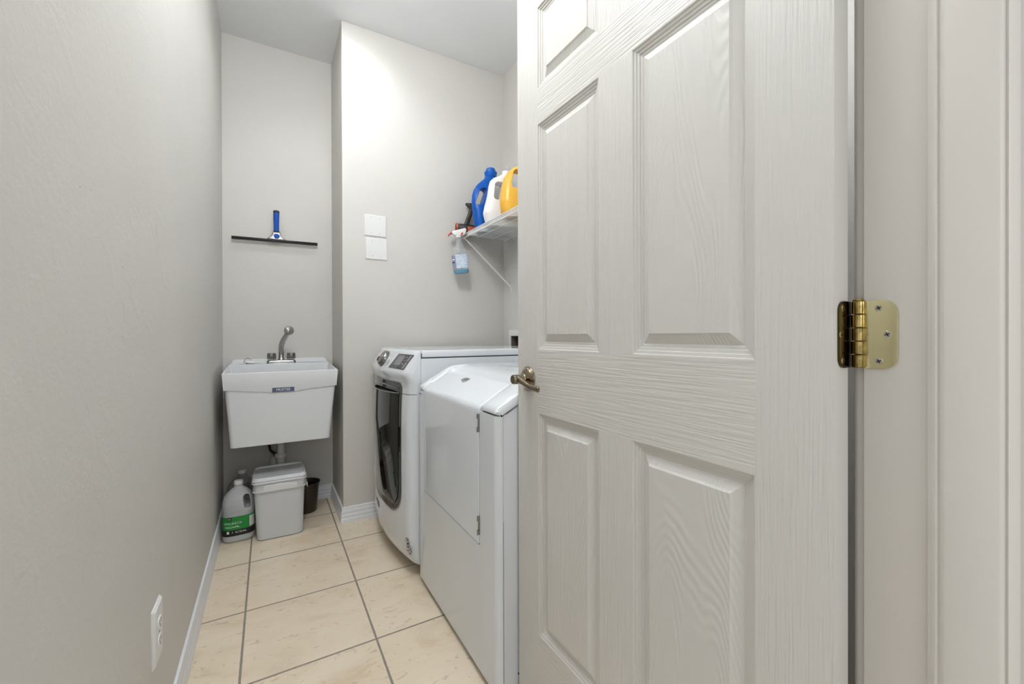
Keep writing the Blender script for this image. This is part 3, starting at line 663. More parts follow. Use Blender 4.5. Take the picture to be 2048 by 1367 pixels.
# ================================================================== BUCKET
bk = thing('square_bucket', 'grey white square plastic bucket with lid and wire bail under the sink', 'bucket', (.045, 2.54, 0))
BYc = 2.545
def bring(z, x0, x1, y0, y1, r=.028): return [(u + (x0 + x1) / 2, v + (y0 + y1) / 2, z) for u, v in rrect(x1 - x0, y1 - y0, r, 7)]
mb = MB(); mb.loft([bring(0.001, -.052, .146, 2.437, 2.615), bring(.006, -.056, .150, 2.432, 2.62), bring(.245, -.067, .158, 2.415, 2.632), bring(.247, -.073, .164, 2.408, 2.638), bring(.251, -.074, .165, 2.407, 2.639), bring(.253, -.070, .161, 2.411, 2.635), bring(.300, -.071, .162, 2.409, 2.637)])
body = mb.build('bucket_body', M_buck, bk, smooth=True, auto=35)
mb = MB(); mb.loft([bring(.290, -.076, .166, 2.404, 2.642), bring(.293, -.078, .168, 2.402, 2.644), bring(.297, -.076, .166, 2.404, 2.642), bring(.300, -.074, .164, 2.406, 2.640), bring(.304, -.077, .167, 2.403, 2.643), bring(.308, -.075, .165, 2.405, 2.641), bring(.316, -.072, .162, 2.409, 2.637), bring(.319, -.070, .160, 2.411, 2.635), bring(.3185, -.066, .156, 2.415, 2.631), bring(.310, -.063, .153, 2.418, 2.628), bring(.310, -.03, .12, 2.46, 2.59, .05)])
mb.build('lid', M_bucklid, bk, smooth=True, auto=35)
pts = [(-.029, .250), (.123, .250), (.121, .277), (.118, .2795), (.05, .2845), (-.018, .283), (-.025, .280)]
slab(pts, lambda u, v, d: (u, 2.4095 - d, v), .0035).build('bail_grip', M_plast, bk, bevel=.001)
bail = []
for k in range(17):
    a = pi * k / 16
    bail.append((.168 + .006 * sin(a), 2.425 + .10 - .10 * cos(a), .262 - .045 * sin(a)))
MB().tube(bail, .0022, 8).build('bail', M_wire, bk, smooth=True)

# ================================================================== JUGS
def jug(name, label, loc, rot, mat, seed):
    t = thing(name, label, 'jug', loc); t.rotation_euler = (0, 0, rot)
    xf = Matrix.Translation(loc) @ Matrix.Rotation(rot, 4, 'Z')
    mb = MB(); rings = []
    for z, rx, ry, n in ((0.001, .058, .058, 3.2), (.004, .066, .066, 3.2), (.012, .0695, .0695, 3.4), (.028, .070, .070, 3.4), (.032, .0685, .0685, 3.4), (.150, .0685, .0685, 3.4), (.158, .070, .070, 3.2), (.185, .0695, .0695, 3.0), (.208, .0640, .0640, 2.7), (.228, .052, .052, 2.3), (.245, .035, .035, 2.1), (.255, .022, .022, 2), (.262, .0175, .0175, 2), (.272, .0175, .0175, 2)):
        rings.append(srect(0, 0, z, rx, ry, n, 48))
    mb.loft(rings)
    c = MB(); rg = []
    # handle hole: slanted rounded slot through the right front corner
    for y in (-.12, .12):
        rg.append([(.0365 + u - (v * .14), y, .192 + v) for u, v in rrect(.028, .066, .0135, 6)])
    c.loft(rg)
    organic('jug_body', mb, mat, t, .0027, (c,), 5, xf)
    cp = MB(); cp.lathe([(0, 0), (.0205, 0), (.0205, .002), (.0192, .003), (.0198, .016), (.0180, .0185), (0, .0185)], (0, 0, .270), (0, 0, 1), 48, flute=.02, nf=24)
    cp.build('jug_cap', M_plast, t, smooth=True, auto=40, xf=xf)
    return t, xf
jl = (-.137, 2.548, 0)
j1, X1 = jug('water_jug', 'milky plastic gallon jug with green label in front of the square bucket corner', jl, radians(2), M_jug, 1)
def wrap(R=.0702, z0=0.0, n=3.4):
    # point on the jug's rounded-square wall: u = arc along from facing the camera (-y), v = height
    def fn(u, v, d):
        a = -pi / 2 - .02 + u / (R * 0.93); c, s = cos(a), sin(a)
        x = (R + d) * math.copysign(abs(c) ** (2 / n), c); y = (R + d) * math.copysign(abs(s) ** (2 / n), s)
        return X1 @ Vector((x, y, v))
    return fn
wf = wrap()
def wpatch(name, u0, u1, v0, v1, d, mat, parent, nu=40, v1b=None):
    mb = MB(); vs = []; fs = []
    for j in range(2):
        for i in range(nu + 1):
            u = u0 + (u1 - u0) * i / nu; vv = (v0, v1)[j]
            vs.append(wf(u, vv, d))
    for i in range(nu): fs.append((i, i + 1, nu + 2 + i, nu + 1 + i))
    mb.add(vs, fs); return mb.build(name, mat, parent, smooth=True)
lab = wpatch('label', -.10, .085, .036, .130, .0006, M_green, j1)
wpatch('label_band', -.10, .085, .036, .066, .0009, M_lblack, lab)
wpatch('label_band', .032, .080, .066, .072, .0010, M_lgrey, lab)
wpatch('nutrition_panel', .034, .080, .072, .122, .0010, M_lwhite, lab)
for k in range(5): wpatch('print_line', .038, .076, .080 + k * .008, .0812 + k * .008, .0013, M_red if k == 3 else M_lgrey, lab)
lg = wpatch('logo', -.031, -.013, .111, .129, .0010, M_lblack, lab)
text_mesh('logo_letter', 'H', .015, lambda u, v, d: wf(u - .022, v + .120, d), M_lwhite, lg, .0013)
text_mesh('label_text', 'DISTILLED', .0125, lambda u, v, d: wf(u * 1.05 - .024, v + .0985, d), M_lwhite, lab, .0013)
text_mesh('label_text', 'VINEGAR', .0115, lambda u, v, d: wf(u * 1.05 - .022, v + .0805, d), M_lwhite, lab, .0013)
text_mesh('label_text', '1 GAL', .0125, lambda u, v, d: wf(u + .004, v + .0545, d), M_lwhite, lab, .0013)
wpatch('label_figure', -.034, -.022, .049, .061, .0013, M_lwhite, lab)
jug('water_jug', 'empty clear plastic gallon jug in the niche corner, behind the green label jug', (-.131, 2.742, 0), radians(-8), M_jug2, 2)

# ================================================================== BLACK POT
pt = thing('plant_pot', 'dark brown round plastic pot standing behind the square bucket', 'pot', (.188, 2.725, 0))
PC = (.188, 2.725, 0)
MB().lathe([(0, 0.001), (.050, 0.001), (.052, .004), (.064, .150), (.0665, .152), (.0675, .160), (.0715, .166), (.072, .170), (.069, .1705), (.0655, .166), (.062, .150), (.049, .008), (0, .008)], PC, (0, 0, 1), 56).build('pot_body', M_pot, pt, smooth=True, auto=40)
MB().lathe([(.0615, .148), (.0485, .0095), (0, .0095)], PC, (0, 0, 1), 48, cap0=False, cap1=False).build('pot_inside', M_potin, pt, smooth=True)

# ================================================================== WASHING MACHINE
wm = thing('washing_machine', 'white front loading washing machine with black door glass beside the far wall', 'washing machine', (.55, 2.07, 0))
WY_0, WY_1 = 1.732, 2.415; WC = (WY_0 + WY_1) / 2; WH = (WY_1 - WY_0) / 2
ZP = [(.046, .512), (.052, .495), (.075, .478), (.12, .470), (.2, .4655), (.35, .4640), (.5, .4635), (.65, .4645), (.74, .4670), (.79, .4700), (.815, .4710), (.830, .4690), (.841, .4660), (.851, .4650), (.860, .4665), (.868, .4705), (.946, .5160), (.954, .5225), (.9575, .5340)]
def XC(z):
    if z <= ZP[0][0]: return ZP[0][1]
    for (a, xa), (b, xb) in zip(ZP, ZP[1:]):
        if z <= b: return xa + (xb - xa) * (z - a) / (b - a)
    return ZP[-1][1]
def bow(z): return .042 if z < .80 else max(.024, .042 - (z - .80) * .28)
def XF(y, z):
    t = (y - WC) / WH
    return XC(z) + bow(z) * t * t
def wring(z, back=.556):
    r = []; N = 40
    for k in range(N + 1):
        t = -1 + 2 * k / N
        # concentrate points at ends for the corner round
        t = math.copysign(1 - (1 - abs(t)) ** 1.5, t)
        y = WC + WH * t
        e = WH * (1 - abs(t)); rr = .030
        dx = 0
        if e < rr: dx = rr - sqrt(max(0, rr * rr - (rr - e) ** 2))
        r.append((min(back - .001, XF(y, z) + dx), y, z))
    r.append((back, WY_1, z)); r.append((back, WY_0, z))
    return r
mb = MB(); zs = [z for z, _ in ZP]; zz = []
for a, b in zip(zs, zs[1:]):
    n = max(1, int((b - a) / .04)); zz += [a + (b - a) * k / n for k in range(n)]
zz.append(zs[-1])
mb.loft([wring(z) for z in zz])
front = mb.build('front_panel', M_white, wm, smooth=True, auto=40)
MB().box(.5572, 1.27, WY_0 + .001, WY_1 - .001, .03, .924).build('cabinet', M_white, wm, bevel=.004)
mb = MB(); mb.loft([rr3(.5585, 1.272, WY_0, WY_1, .929, .012), rr3(.5585, 1.272, WY_0, WY_1, .945, .012), rr3(.5595, 1.270, WY_0 + .004, WY_1 - .004, .954, .012), rr3(.562, 1.265, WY_0 + .014, WY_1 - .014, .9585, .012), rr3(.575, 1.25, WY_0 + .05, WY_1 - .05, .9575, .02), rr3(.60, 1.22, WY_0 + .075, WY_1 - .075, .9545, .03)])
mb.build('top_panel', M_white, wm, smooth=True, auto=40)
MB().box(.556, 1.25, WY_0 + .004, WY_1 - .004, .035, .945).build('seam_gasket', M_seam, wm)
for x in (.62, 1.2):
    for y in (WY_0 + .06, WY_1 - .06):
        MB().lathe([(0, 0), (.022, 0), (.022, .012), (.008, .015), (.008, .04), (0, .04)], (x, y, 0), (0, 0, 1), 16).build('foot', M_dark, wm, smooth=True, auto=40)
# seam across the front under the door line
mb = MB(); ring = wring(.772)[:-2]
mb.loft([[(x - .0006, y, z + dz) for x, y, z in ring] for dz in (-.0011, .0011)], False, False, False)
mb.build('front_seam', M_seam, front)
def wgrid(zlist, yl, yr, off, n=26):
    mb = MB(); vs = []; fs = []
    for z in zlist:
        a, b = yl(z), yr(z)
        for k in range(n + 1):
            y = a + (b - a) * k / n; vs.append((XF(y, z) - off(y, z), y, z))
    for i in range(len(zlist) - 1):
        for k in range(n): fs.append((i * (n + 1) + k, i * (n + 1) + k + 1, (i + 1) * (n + 1) + k + 1, (i + 1) * (n + 1) + k))
    mb.add(vs, fs); return mb
GZ0, GZ1, GHW = .246, .815, .203; GC = 2.008
def half(z, hw=GHW, z0=GZ0, z1=GZ1, rb=.11, rt=.028):
    if z < z0 + rb: d = z0 + rb - z; return hw - rb + sqrt(max(0, rb * rb - d * d))
    if z > z1 - rt: d = z - z1 + rt; return hw - rt + sqrt(max(0, rt * rt - d * d))
    return hw
def zl(z0, z1, n=40): return [z0 + (z1 - z0) * (1 - cos(pi * k / n)) / 2 for k in range(n + 1)]
gw = wgrid(zl(GZ0, GZ1), lambda z: GC - half(z), lambda z: GC + half(z), lambda y, z: .0030)
glass = gw.build('door_surround', M_black, wm, smooth=True)
mb = wgrid(zl(GZ0 - .007, GZ1 + .005), lambda z: GC - half(z, GHW + .006, GZ0 - .007, GZ1 + .005), lambda z: GC + half(z, GHW + .006, GZ0 - .007, GZ1 + .005), lambda y, z: .0014)
mb.build('chrome_bezel', M_silver, glass, smooth=True)
GI = .186
def bulge(y, z):
    t = (y - GC) / GI; s = max(0, min(1, (z - (GZ0 + .03)) / .35))
    return .0045 + .026 * max(0, 1 - t * t) ** .75 * (s ** .8)
iz0, iz1 = GZ0 + .022, .772
mb = wgrid(zl(iz0, iz1), lambda z: GC - half(z, GI, iz0, iz1 + .2, .095, .01), lambda z: GC + half(z, GI, iz0, iz1 + .2, .095, .01), bulge, 40)
dg_ = mb.build('door_glass', M_bglass, wm, smooth=True)
lip = []
for k in range(41):
    y = GC - GI + 2 * GI * k / 40; lip.append((XF(y, iz1) - bulge(y, iz1), y, iz1))
MB().tube(lip, .0024, 8).build('handle_lip', M_silver, dg_, smooth=True)
# pocket floor and inner wall behind the lip
mb = MB(); n = 40; vs = []
for k in range(n + 1):
    y = GC - GI + 2 * GI * k / n
    vs.append((XF(y, iz1) - bulge(y, iz1) + .003, y, iz1 - .004)); vs.append((XF(y, iz1) - .0035, y, iz1 - .012))
mb.add(vs, [(2 * k, 2 * k + 1, 2 * k + 3, 2 * k + 2) for k in range(n)]).build('handle_pocket', M_dark, dg_)
MB().tube([(XF(y, .795) - .006, y, .797 - .008 * ((y - GC) / .2) ** 2) for y in [GC - .175 + .35 * k / 20 for k in range(21)]], .0022, 8).build('pocket_edge', M_silver, dg_, smooth=True)
# control panel parts lying on the sloped face; s = 0 bottom .. 1 top
def PZ(s): return .872 + .070 * s
def onp(y, s, d): 
    z = PZ(s); return (XF(y, z) - d * .86, y, z + d * .5)
def ppatch(name, quad, d0, d1, mat, parent, nc=12):
    # quad = (upper far, upper near, lower near, lower far) as (y, s); laid on the curved panel face
    a, b, c, d = quad; mb = MB()
    rows = []
    for i in range(5):
        f = i / 4; l = (a[0] + (d[0] - a[0]) * f, a[1] + (d[1] - a[1]) * f); q = (b[0] + (c[0] - b[0]) * f, b[1] + (c[1] - b[1]) * f)
        pts = [(l[0] + (q[0] - l[0]) * k / nc, l[1] + (q[1] - l[1]) * k / nc) for k in range(nc + 1)]
        rows.append([onp(y, s, d1) for y, s in pts] + [onp(y, s, d0) for y, s in pts[::-1]])
    mb.loft(rows); return mb.build(name, mat, parent)
dp = ppatch('display_panel', [(1.925, .95), (1.752, .95), (1.772, .04), (1.965, .04)], -.001, .0012, M_display, front)
ppatch('display_screen', [(1.902, .86), (1.828, .86), (1.842, .26), (1.925, .26)], .0012, .0016, M_screen, dp)
ppatch('display_button', [(1.782, .90), (1.760, .90), (1.768, .52), (1.790, .52)], .0012, .0020, M_silver, dp)
ppatch('display_button', [(1.792, .48), (1.769, .48), (1.778, .10), (1.802, .10)], .0012, .0020, M_silver, dp)
for k, (yy, ss) in enumerate(((1.805, .75), (1.810, .55), (1.815, .35), (1.87, .14))):
    ppatch('display_mark', [(yy - .006, ss), (yy + .006, ss), (yy + .006, ss + .05), (yy - .006, ss + .05)], .0012, .0015, M_inkg, dp)
dc = Vector(onp(2.100, .50, 0)); dn_ = Vector((-.86, -.01, .51)).normalized()
dial = MB(); dial.lathe([(0, 0), (.042, 0), (.042, .004), (.039, .005), (.038, .014), (.034, .020), (.030, .0215), (0, .0215)], dc, dn_, 40)
dial.build('dial', M_dchrome, front, smooth=True, auto=30)
q = Vector((0, 0, 1)).rotation_difference(dn_)
MB().box(-.002, .002, .008, .028, .0212, .0224).build('dial_pointer', M_lwhite, front, xf=Matrix.Translation(dc) @ q.to_matrix().to_4x4() @ Matrix.Rotation(radians(200), 4, 'Z'))
pc = Vector(onp(2.245, .42, 0)); MB().lathe([(0, 0), (.012, 0), (.012, .006), (0, .006)], pc, dn_, 20).build('power_button', M_dark, front, smooth=True, auto=30)
random.seed(3)
for side, ycol in ((0, 2.012), (1, 2.190)):
    for k in range(6):
        s = .98 - k * .17
        w = random.uniform(.012, .022)
        ppatch('cycle_mark', [(ycol - w / 2, s), (ycol + w / 2, s), (ycol + w / 2, s + .03), (ycol - w / 2, s + .03)], .0002, .0006, M_inkg, front)
def fpatch(name, pts, d, mat, parent):
    mb = MB(); mb.loft([[(XF(y, z) - dd, y, z) for y, z in pts] for dd in (-.001, d)]); return mb.build(name, mat, parent)
bd = fpatch('maker_badge', [(2.185, .178), (2.115, .178), (2.115, .204), (2.185, .204)], .0015, M_dark, front)
text_mesh('badge_text', 'MAYTAG', .013, lambda u, v, d: (XF(2.15 - u, .191) - d, 2.15 - u, .191 + v), M_lwhite, bd, .0018)
fpatch('round_sticker', [(1.752 + .021 * cos(2 * pi * k / 28), .118 + .021 * sin(2 * pi * k / 28)) for k in range(28)], .0006, M_stick, front)
fpatch('round_sticker', [(1.762 + .015 * cos(2 * pi * k / 28), .150 + .016 * sin(2 * pi * k / 28)) for k in range(28)], .0006, M_stick, front)

# ================================================================== DRYER
dr = thing('clothes_dryer', 'white clothes dryer with slanted hinged front door standing closest to the open door', 'dryer', (.55, 1.365, 0))
DY0, DY1 = 1.020, 1.708
FX = .540
MB().box(.5625, 1.28, DY0 + .001, DY1 - .001, .022, .80).build('cabinet', M_white2, dr, bevel=.003)
mb = MB(); mb.loft([[(x, y, z) for x, z in ((.561, .794), (.70, .868), (1.28, .868), (1.28, .5), (.561, .5))] for y in (DY0 + .0015, DY1 - .0015)])
mb.build('cabinet_side', M_white2, dr, bevel=.002)
MB().box(.555, 1.27, DY0 + .006, DY1 - .006, .03, .80).loft([[(x, y, z) for x, z in ((.552, .797), (.70, .875), (1.27, .875), (1.27, .7), (.552, .7))] for y in (DY0 + .005, DY1 - .005)]).build('seam_gasket', M_seam, dr)
# top cap
def capA():
    return [(.5605, .8035), (.556, .7985), (.546, .7985), (FX, .8025), (FX - .0005, .8085), (FX + .003, .8160), (FX + .010, .8225), (.6000, .8500), (.6400, .8740), (.6620, .8860), (.680, .8930), (.700, .8965), (.740, .8975), (.86, .8970), (1.28, .8990), (1.285, .8950), (1.285, .874), (.705, .874), (.690, .8705)]
def capB():
    z = dict()
    return [(.5605, .790), (.5575, .7880), (.5560, .7880), (.5550, .7900), (.5550, .7945), (.5570, .7990), (.5620, .8050), (.6050, .8310), (.6420, .8500), (.6560, .8560), (.6660, .8620), (.690, .8850), (.740, .8972), (.86, .8968), (1.28, .8990), (1.285, .8950), (1.285, .874), (.705, .874), (.690, .8705)]
def capR(y, P, dz=0, dx=0): return [(x + (dx if x < .7 else 0), y, z - (dz if (.80 < z and i > 4 and i < 15) else 0)) for i, (x, z) in enumerate(P)]
A, B = capA(), capB()
mix = lambda t: [(a[0] + (b[0] - a[0]) * t, a[1] + (b[1] - a[1]) * t) for a, b in zip(A, B)]
rows = [capR(DY0 + .003, A, .016, .006), capR(DY0 + .0005, A, .020, .004)][::-1]
rows = [capR(DY0, A, .022, .012), capR(DY0 + .0015, A, .012, .006), capR(DY0 + .005, A, .006, .0025), capR(DY0 + .010, A, .0022, .0008), capR(DY0 + .017, A, 0, 0), capR(1.108, A), capR(1.114, mix(.08)), capR(1.121, mix(.5)), capR(1.127, mix(.95)), capR(1.130, B), capR(1.650, B), capR(1.653, mix(.95)), capR(1.659, mix(.5)), capR(1.665, mix(.08)), capR(1.670, A), capR(DY1 - .012, A), capR(DY1 - .006, A, .0015, .001), capR(DY1 - .002, A, .006, .003), capR(DY1, A, .014, .008)]
mb = MB(); mb.loft(rows); cap = mb.build('top_cap', M_white, dr, smooth=True, auto=45)
# front frame with opening for the door
DYa, DYb, DZ0 = 1.1265, 1.6475, .3975
def frring(y0, y1, z0, z1, x, r=.004): return [(x, u + (y0 + y1) / 2, v + (z0 + z1) / 2) for u, v in rrect(y1 - y0, z1 - z0, r, 4)]
mb = MB()
def cornerstrip(y0, y1, z0, z1, ra, rb):
    # vertical strip of the front with rounded vertical edges
    pl = [(.5600, y0)]
    if ra:
        for k in range(7):
            a = pi / 2 * k / 6; pl.append((FX + ra * (1 - sin(a)), y0 + ra * (1 - cos(a))))
    else: pl.append((FX, y0))
    if rb:
        for k in range(7):
            a = pi / 2 * k / 6; pl.append((FX + rb * (1 - cos(a)), y1 - rb * (1 - sin(a))))
    else: pl.append((FX, y1))
    pl.append((.5600, y1)); return [[(x, y, z) for x, y in pl] for z in (z0, z1)]
mb.loft(cornerstrip(DY0, DYa, .024, .7965, .018, 0)).loft(cornerstrip(DYb, DY1, .024, .7965, 0, .010)).loft(cornerstrip(DYa, DYb, .024, DZ0, 0, 0))
mb.box(.5555, .5605, DYa, DYb, DZ0, .7965)
bm_ = mb.build('front_frame', M_white, dr, smooth=True, auto=40)
# door: plate with soft pressed border, folding back over the slope
g = .0028
dyA, dyB, dz0 = DYa + g + .0035, DYb - g, DZ0 + g
def dprof(y, e):
    # outer contour from bottom up and over the slope; e = inset thickness curve at side edges
    o = [(FX - .001 + e, dz0), (FX - .001 + e, .60), (FX - .001 + e, .790), (FX - .0005 + e, .800), (FX + .003 + e * .8, .8075 - e * .6), (FX + .010 + e * .6, .8125 - e * .8), (.600, .8425 - e), (.640, .8655 - e), (.6480, .8700 - e), (.6520, .8690 - e)]
    i = [(.6535, .8630), (.648, .8590), (.600, .8330), (.5560, .8050), (.5510, .800), (.5505, .60), (.5505, dz0)]
    return [(x, y, z) for x, z in o + i]
mb = MB(); mb.loft([dprof(dyA, .004), dprof(dyA + .002, .0012), dprof(dyA + .006, 0), dprof(dyB - .030, 0), dprof(dyB - .026, .0), dprof(dyB - .006, 0), dprof(dyB - .002, .0012), dprof(dyB, .004)])
dd = mb.build('dryer_door', M_white, dr, smooth=True, auto=40)
# small finger notch at the far upper corner
MB().box(FX - .0022, FX, 1.684, 1.700, .781, .784).build('finger_notch', M_seam, cap)
# swoosh badge
lo = []
for k in range(24):
    a = 2 * pi * k / 24; lo.append((.021 * cos(a), .0085 * sin(a) + .004 * cos(2 * a) * (1 if cos(a) > 0 else .2)))
c0 = Vector((.626, 1.421, 0)); nz = Vector((-.50, 0, .866)); tv = Vector((.866, 0, .50)); c0 = Vector((.6265, 1.425, .8577))
mb = MB(); mb.loft([[tuple(c0 + Vector((0, -1, 0)) * (u * 1.25) + tv * (v * 1.5) + nz * d) for u, v in lo] for d in (-.001, .0022)])
sw = mb.build('swoosh_badge', M_badge, dd, bevel=.0006)
mb = MB(); mb.tube([tuple(c0 + Vector((0, -1, 0)) * u + tv * v + nz * .0032) for u, v in ((-.022, -.008), (-.008, -.006), (.004, .002), (.012, .008), (.020, .006), (.022, -.001), (.012, -.006), (.000, -.004))], .0013, 8)
mb.build('badge_ribbon', M_chrome, sw, smooth=True)
for z0, z1 in ((.735, .788), (.430, .484)):
    h = MB(); h.box(FX - .0045, FX + .004, DYa - .0005, DYa + .0052, z0, z1); hg = h.build('dryer_hinge', M_dchrome, dr, bevel=.0008)
    for zk in (z0 - .0005, z1 - .0135): MB().lathe([(0, 0), (.0034, 0), (.0034, .014), (0, .014)], (FX - .005, DYa + .0022, zk), (0, 0, 1), 12).build('hinge_knuckle', M_dchrome, hg, smooth=True, auto=40)
for x in (.60, 1.2):
    for y in (DY0 + .05, DY1 - .05):
        MB().lathe([(0, 0), (.020, 0), (.020, .010), (.008, .012), (.008, .03), (0, .03)], (x, y, 0), (0, 0, 1), 16).build('foot', M_dark, dr, smooth=True, auto=40)
MB().lathe([(0, 0), (.005, 0), (.004, .0015), (0, .002)], (.612, DY0 + .0012, .062), (0, -1, 0), 16).build('side_screw', M_dark, dr, smooth=True)
# rear control console, mostly hidden by the open door
mb = MB(); mb.loft([[(x, y, z) for x, z in ((1.16, .897), (1.14, .92), (1.20, 1.03), (1.28, 1.03), (1.285, .897))] for y in (DY0 + .01, DY1 - .01)])
mb.build('control_console', M_white, dr, bevel=.006)

# ================================================================== WIRE SHELF
SHX, SHZ, SHY0, SHY1 = 1.048, 1.648, 1.02, 2.425
sh = thing('wire_shelf', 'white coated wire shelf with angled brace mounted on the right wall', 'shelf', (XR, 1.8, SHZ))
mb = MB(); mb.tube([(SHX, SHY0, SHZ), (SHX, SHY1, SHZ)], .0032, 8).tube([(SHX, SHY0, SHZ - .022), (SHX, SHY1, SHZ - .022)], .0032, 8)
n = int((SHY1 - SHY0) / .0254)
for k in range(n + 1):
    y = SHY0 + .002 + k * .0254; mb.tube([(SHX, y, SHZ - .022), (SHX, y, SHZ)], .0014, 6)
mb.build('front_lip', M_wire, sh, smooth=True, auto=60)
mb = MB()
for x in (1.15, 1.25, XR - .010): mb.tube([(x, SHY0, SHZ - .004), (x, SHY1, SHZ - .004)], .0030, 8)
mb.build('cross_rod', M_wire, sh, smooth=True, auto=60)
mb = MB(); n = int((SHY1 - SHY0) / .0127)
for k in range(n + 1):
    y = SHY0 + k * .0127; mb.tube([(SHX, y, SHZ), (XR - .006, y, SHZ)], .0017, 6)
o = mb.build('deck_wires', M_wire, sh, smooth=True, auto=60)
mb = MB(); mb.tube([(SHX + .004, SHY1 - .018, SHZ - .020), (XR - .012, 2.353, 1.343), (XR - .004, 2.353, 1.330)], .0048, 10)
mb.box(XR - .004, XR, 2.344, 2.362, 1.300, 1.352)
mb.build('shelf_brace', M_wire, sh, smooth=True, auto=40)
screw((XR - .004, 2.353, 1.310), (-1, 0, 0), sh, .0035)
for y in (2.30, 1.7, 1.15):
    MB().box(XR - .012, XR, y - .006, y + .006, SHZ - .018, SHZ + .006).lathe([(0, 0), (.004, 0), (.004, .004), (0, .004)], (XR - .012, y, SHZ - .012), (-1, 0, 0), 12).build('wall_clip', M_wire, sh, bevel=.001)
TOP = SHZ + .0019

# ---------------- bottles on the shelf (local: -x is the handle side, towards the room)
def place(loc, rot): return Matrix.Translation(loc) @ Matrix.Rotation(rot, 4, 'Z')
def cutter(cx, cz, w, h, r, lean, yr=.2):
    c = MB(); c.loft([[(cx + u + v * lean, y, cz + v) for u, v in rrect(w, h, r, 7)] for y in (-yr, yr)]); return c
# blue
loc = (1.130, 2.300, TOP); rot = radians(-4); xf = place(loc, rot)
bb_ = thing('bleach_bottle', 'glossy blue handled bottle with blue screw cap at far end of wire shelf', 'bottle', loc); bb_.rotation_euler = (0, 0, rot)
mb = MB(); R_ = []
for z, x0, x1, ry, n in ((.001, -.036, .060, .032, 3), (.006, -.044, .066, .037, 3), (.03, -.050, .072, .040, 2.8), (.08, -.060, .076, .041, 2.6), (.13, -.068, .074, .040, 2.5), (.18, -.072, .070, .037, 2.4), (.215, -.070, .068, .035, 2.3), (.250, -.060, .070, .033, 2.2), (.283, -.038, .076, .031, 2.2), (.308, -.012, .082, .030, 2.1), (.324, .006, .086, .030, 2), (.340, .014, .088, .030, 2)):
    R_.append(srect((x0 + x1) / 2, 0, z, (x1 - x0) / 2, ry, n, 40))
mb.loft(R_)
organic('bottle_body', mb, M_blue, bb_, .0026, (cutter(-.022, .205, .043, .104, .021, .36),), 7, xf)
mb = MB(); mb.lathe([(0, 0), (.033, 0), (.034, .002), (.0395, .029), (.0395, .032), (.031, .034), (.029, .050), (.025, .056), (0, .057)], (.051, 0, .336), (0, 0, 1), 48, flute=.012, nf=24)
mb.build('bottle_cap', M_bluecap, bb_, smooth=True, auto=35, xf=xf)
# white
loc = (1.170, 2.150, TOP); rot = radians(-3); xf = place(loc, rot)
wb = thing('detergent_bottle', 'white handled detergent bottle on the wire shelf between the blue and yellow bottles', 'bottle', loc); wb.rotation_euler = (0, 0, rot)
mb = MB(); R_ = []
for z, x0, x1, ry, n in ((.001, -.078, .080, .040, 3), (.008, -.088, .088, .045, 3), (.038, -.098, .092, .047, 3), (.070, -.106, .092, .047, 3), (.114, -.098, .088, .045, 2.8), (.150, -.088, .084, .043, 2.8), (.188, -.080, .082, .040, 2.7), (.230, -.074, .080, .036, 2.6), (.258, -.066, .074, .032, 2.6), (.278, -.046, .066, .028, 2.4), (.294, -.012, .056, .024, 2.2), (.312, .012, .052, .018, 2)):
    R_.append(srect((x0 + x1) / 2, 0, z, (x1 - x0) / 2, ry, n, 40))
mb.loft(R_)
organic('bottle_body', mb, M_wbot, wb, .0028, (cutter(-.022, .197, .060, .104, .018, .13),), 6, xf)
MB().lathe([(0, 0), (.023, 0), (.022, .024), (0, .026)], (.034, 0, .304), (0, 0, 1), 40, flute=.015, nf=20).build('bottle_cap', M_wbot, wb, smooth=True, auto=40, xf=xf)
# yellow
loc = (1.170, 1.950, TOP); rot = radians(-3); xf = place(loc, rot)
yb_ = thing('detergent_bottle', 'yellow handled detergent bottle on the wire shelf, partly behind the open door', 'bottle', loc); yb_.rotation_euler = (0, 0, rot)
mb = MB(); R_ = []
for z, x0, x1, ry, n in ((.001, -.078, .080, .044, 3), (.008, -.088, .090, .050, 3), (.033, -.098, .094, .053, 3), (.080, -.104, .094, .053, 3), (.125, -.101, .092, .051, 2.8), (.165, -.095, .088, .048, 2.7), (.208, -.084, .084, .043, 2.6), (.245, -.060, .078, .037, 2.6), (.268, -.034, .070, .031, 2.4), (.284, -.006, .062, .025, 2.2), (.300, .012, .056, .018, 2)):
    R_.append(srect((x0 + x1) / 2, 0, z, (x1 - x0) / 2, ry, n, 40))
mb.loft(R_)
organic('bottle_body', mb, M_yel, yb_, .0028, (cutter(-.016, .202, .072, .104, .018, .26),), 6, xf)
MB().lathe([(0, 0), (.025, 0), (.024, .028), (0, .030)], (.036, 0, .292), (0, 0, 1), 40, flute=.015, nf=20).build('bottle_cap', M_wbot, yb_, smooth=True, auto=40, xf=xf)
# clear bottle behind the yellow one
loc = (1.262, 2.235, TOP)
cb = thing('clear_bottle', 'clear plastic bottle with domed top on the shelf behind the yellow bottle', 'bottle', loc)
MB().lathe([(0, 0), (.028, 0), (.030, .004), (.030, .30), (.028, .335), (.024, .350), (.022, .362), (.023, .376), (.020, .388), (.012, .395), (0, .397)], loc, (0, 0, 1), 28).build('bottle_body', M_clear, cb, smooth=True, auto=50)
# dark flat pouch and folded cloth under the bottles
pc_ = thing('dark_pouch', 'flat dark pouch lying on the wire shelf against the right wall behind the bottles', 'pouch', (1.29, 2.35, TOP))
mb = MB(); mb.loft([[(u + 1.275, v + 2.335, TOP + z) for u, v in rrect(w, h, .012, 5)] for z, w, h in ((.0005, .10, .06), (.004, .108, .066), (.012, .104, .062), (.016, .08, .04))])
mb.build('pouch_body', M_dark, pc_, smooth=True, auto=50)

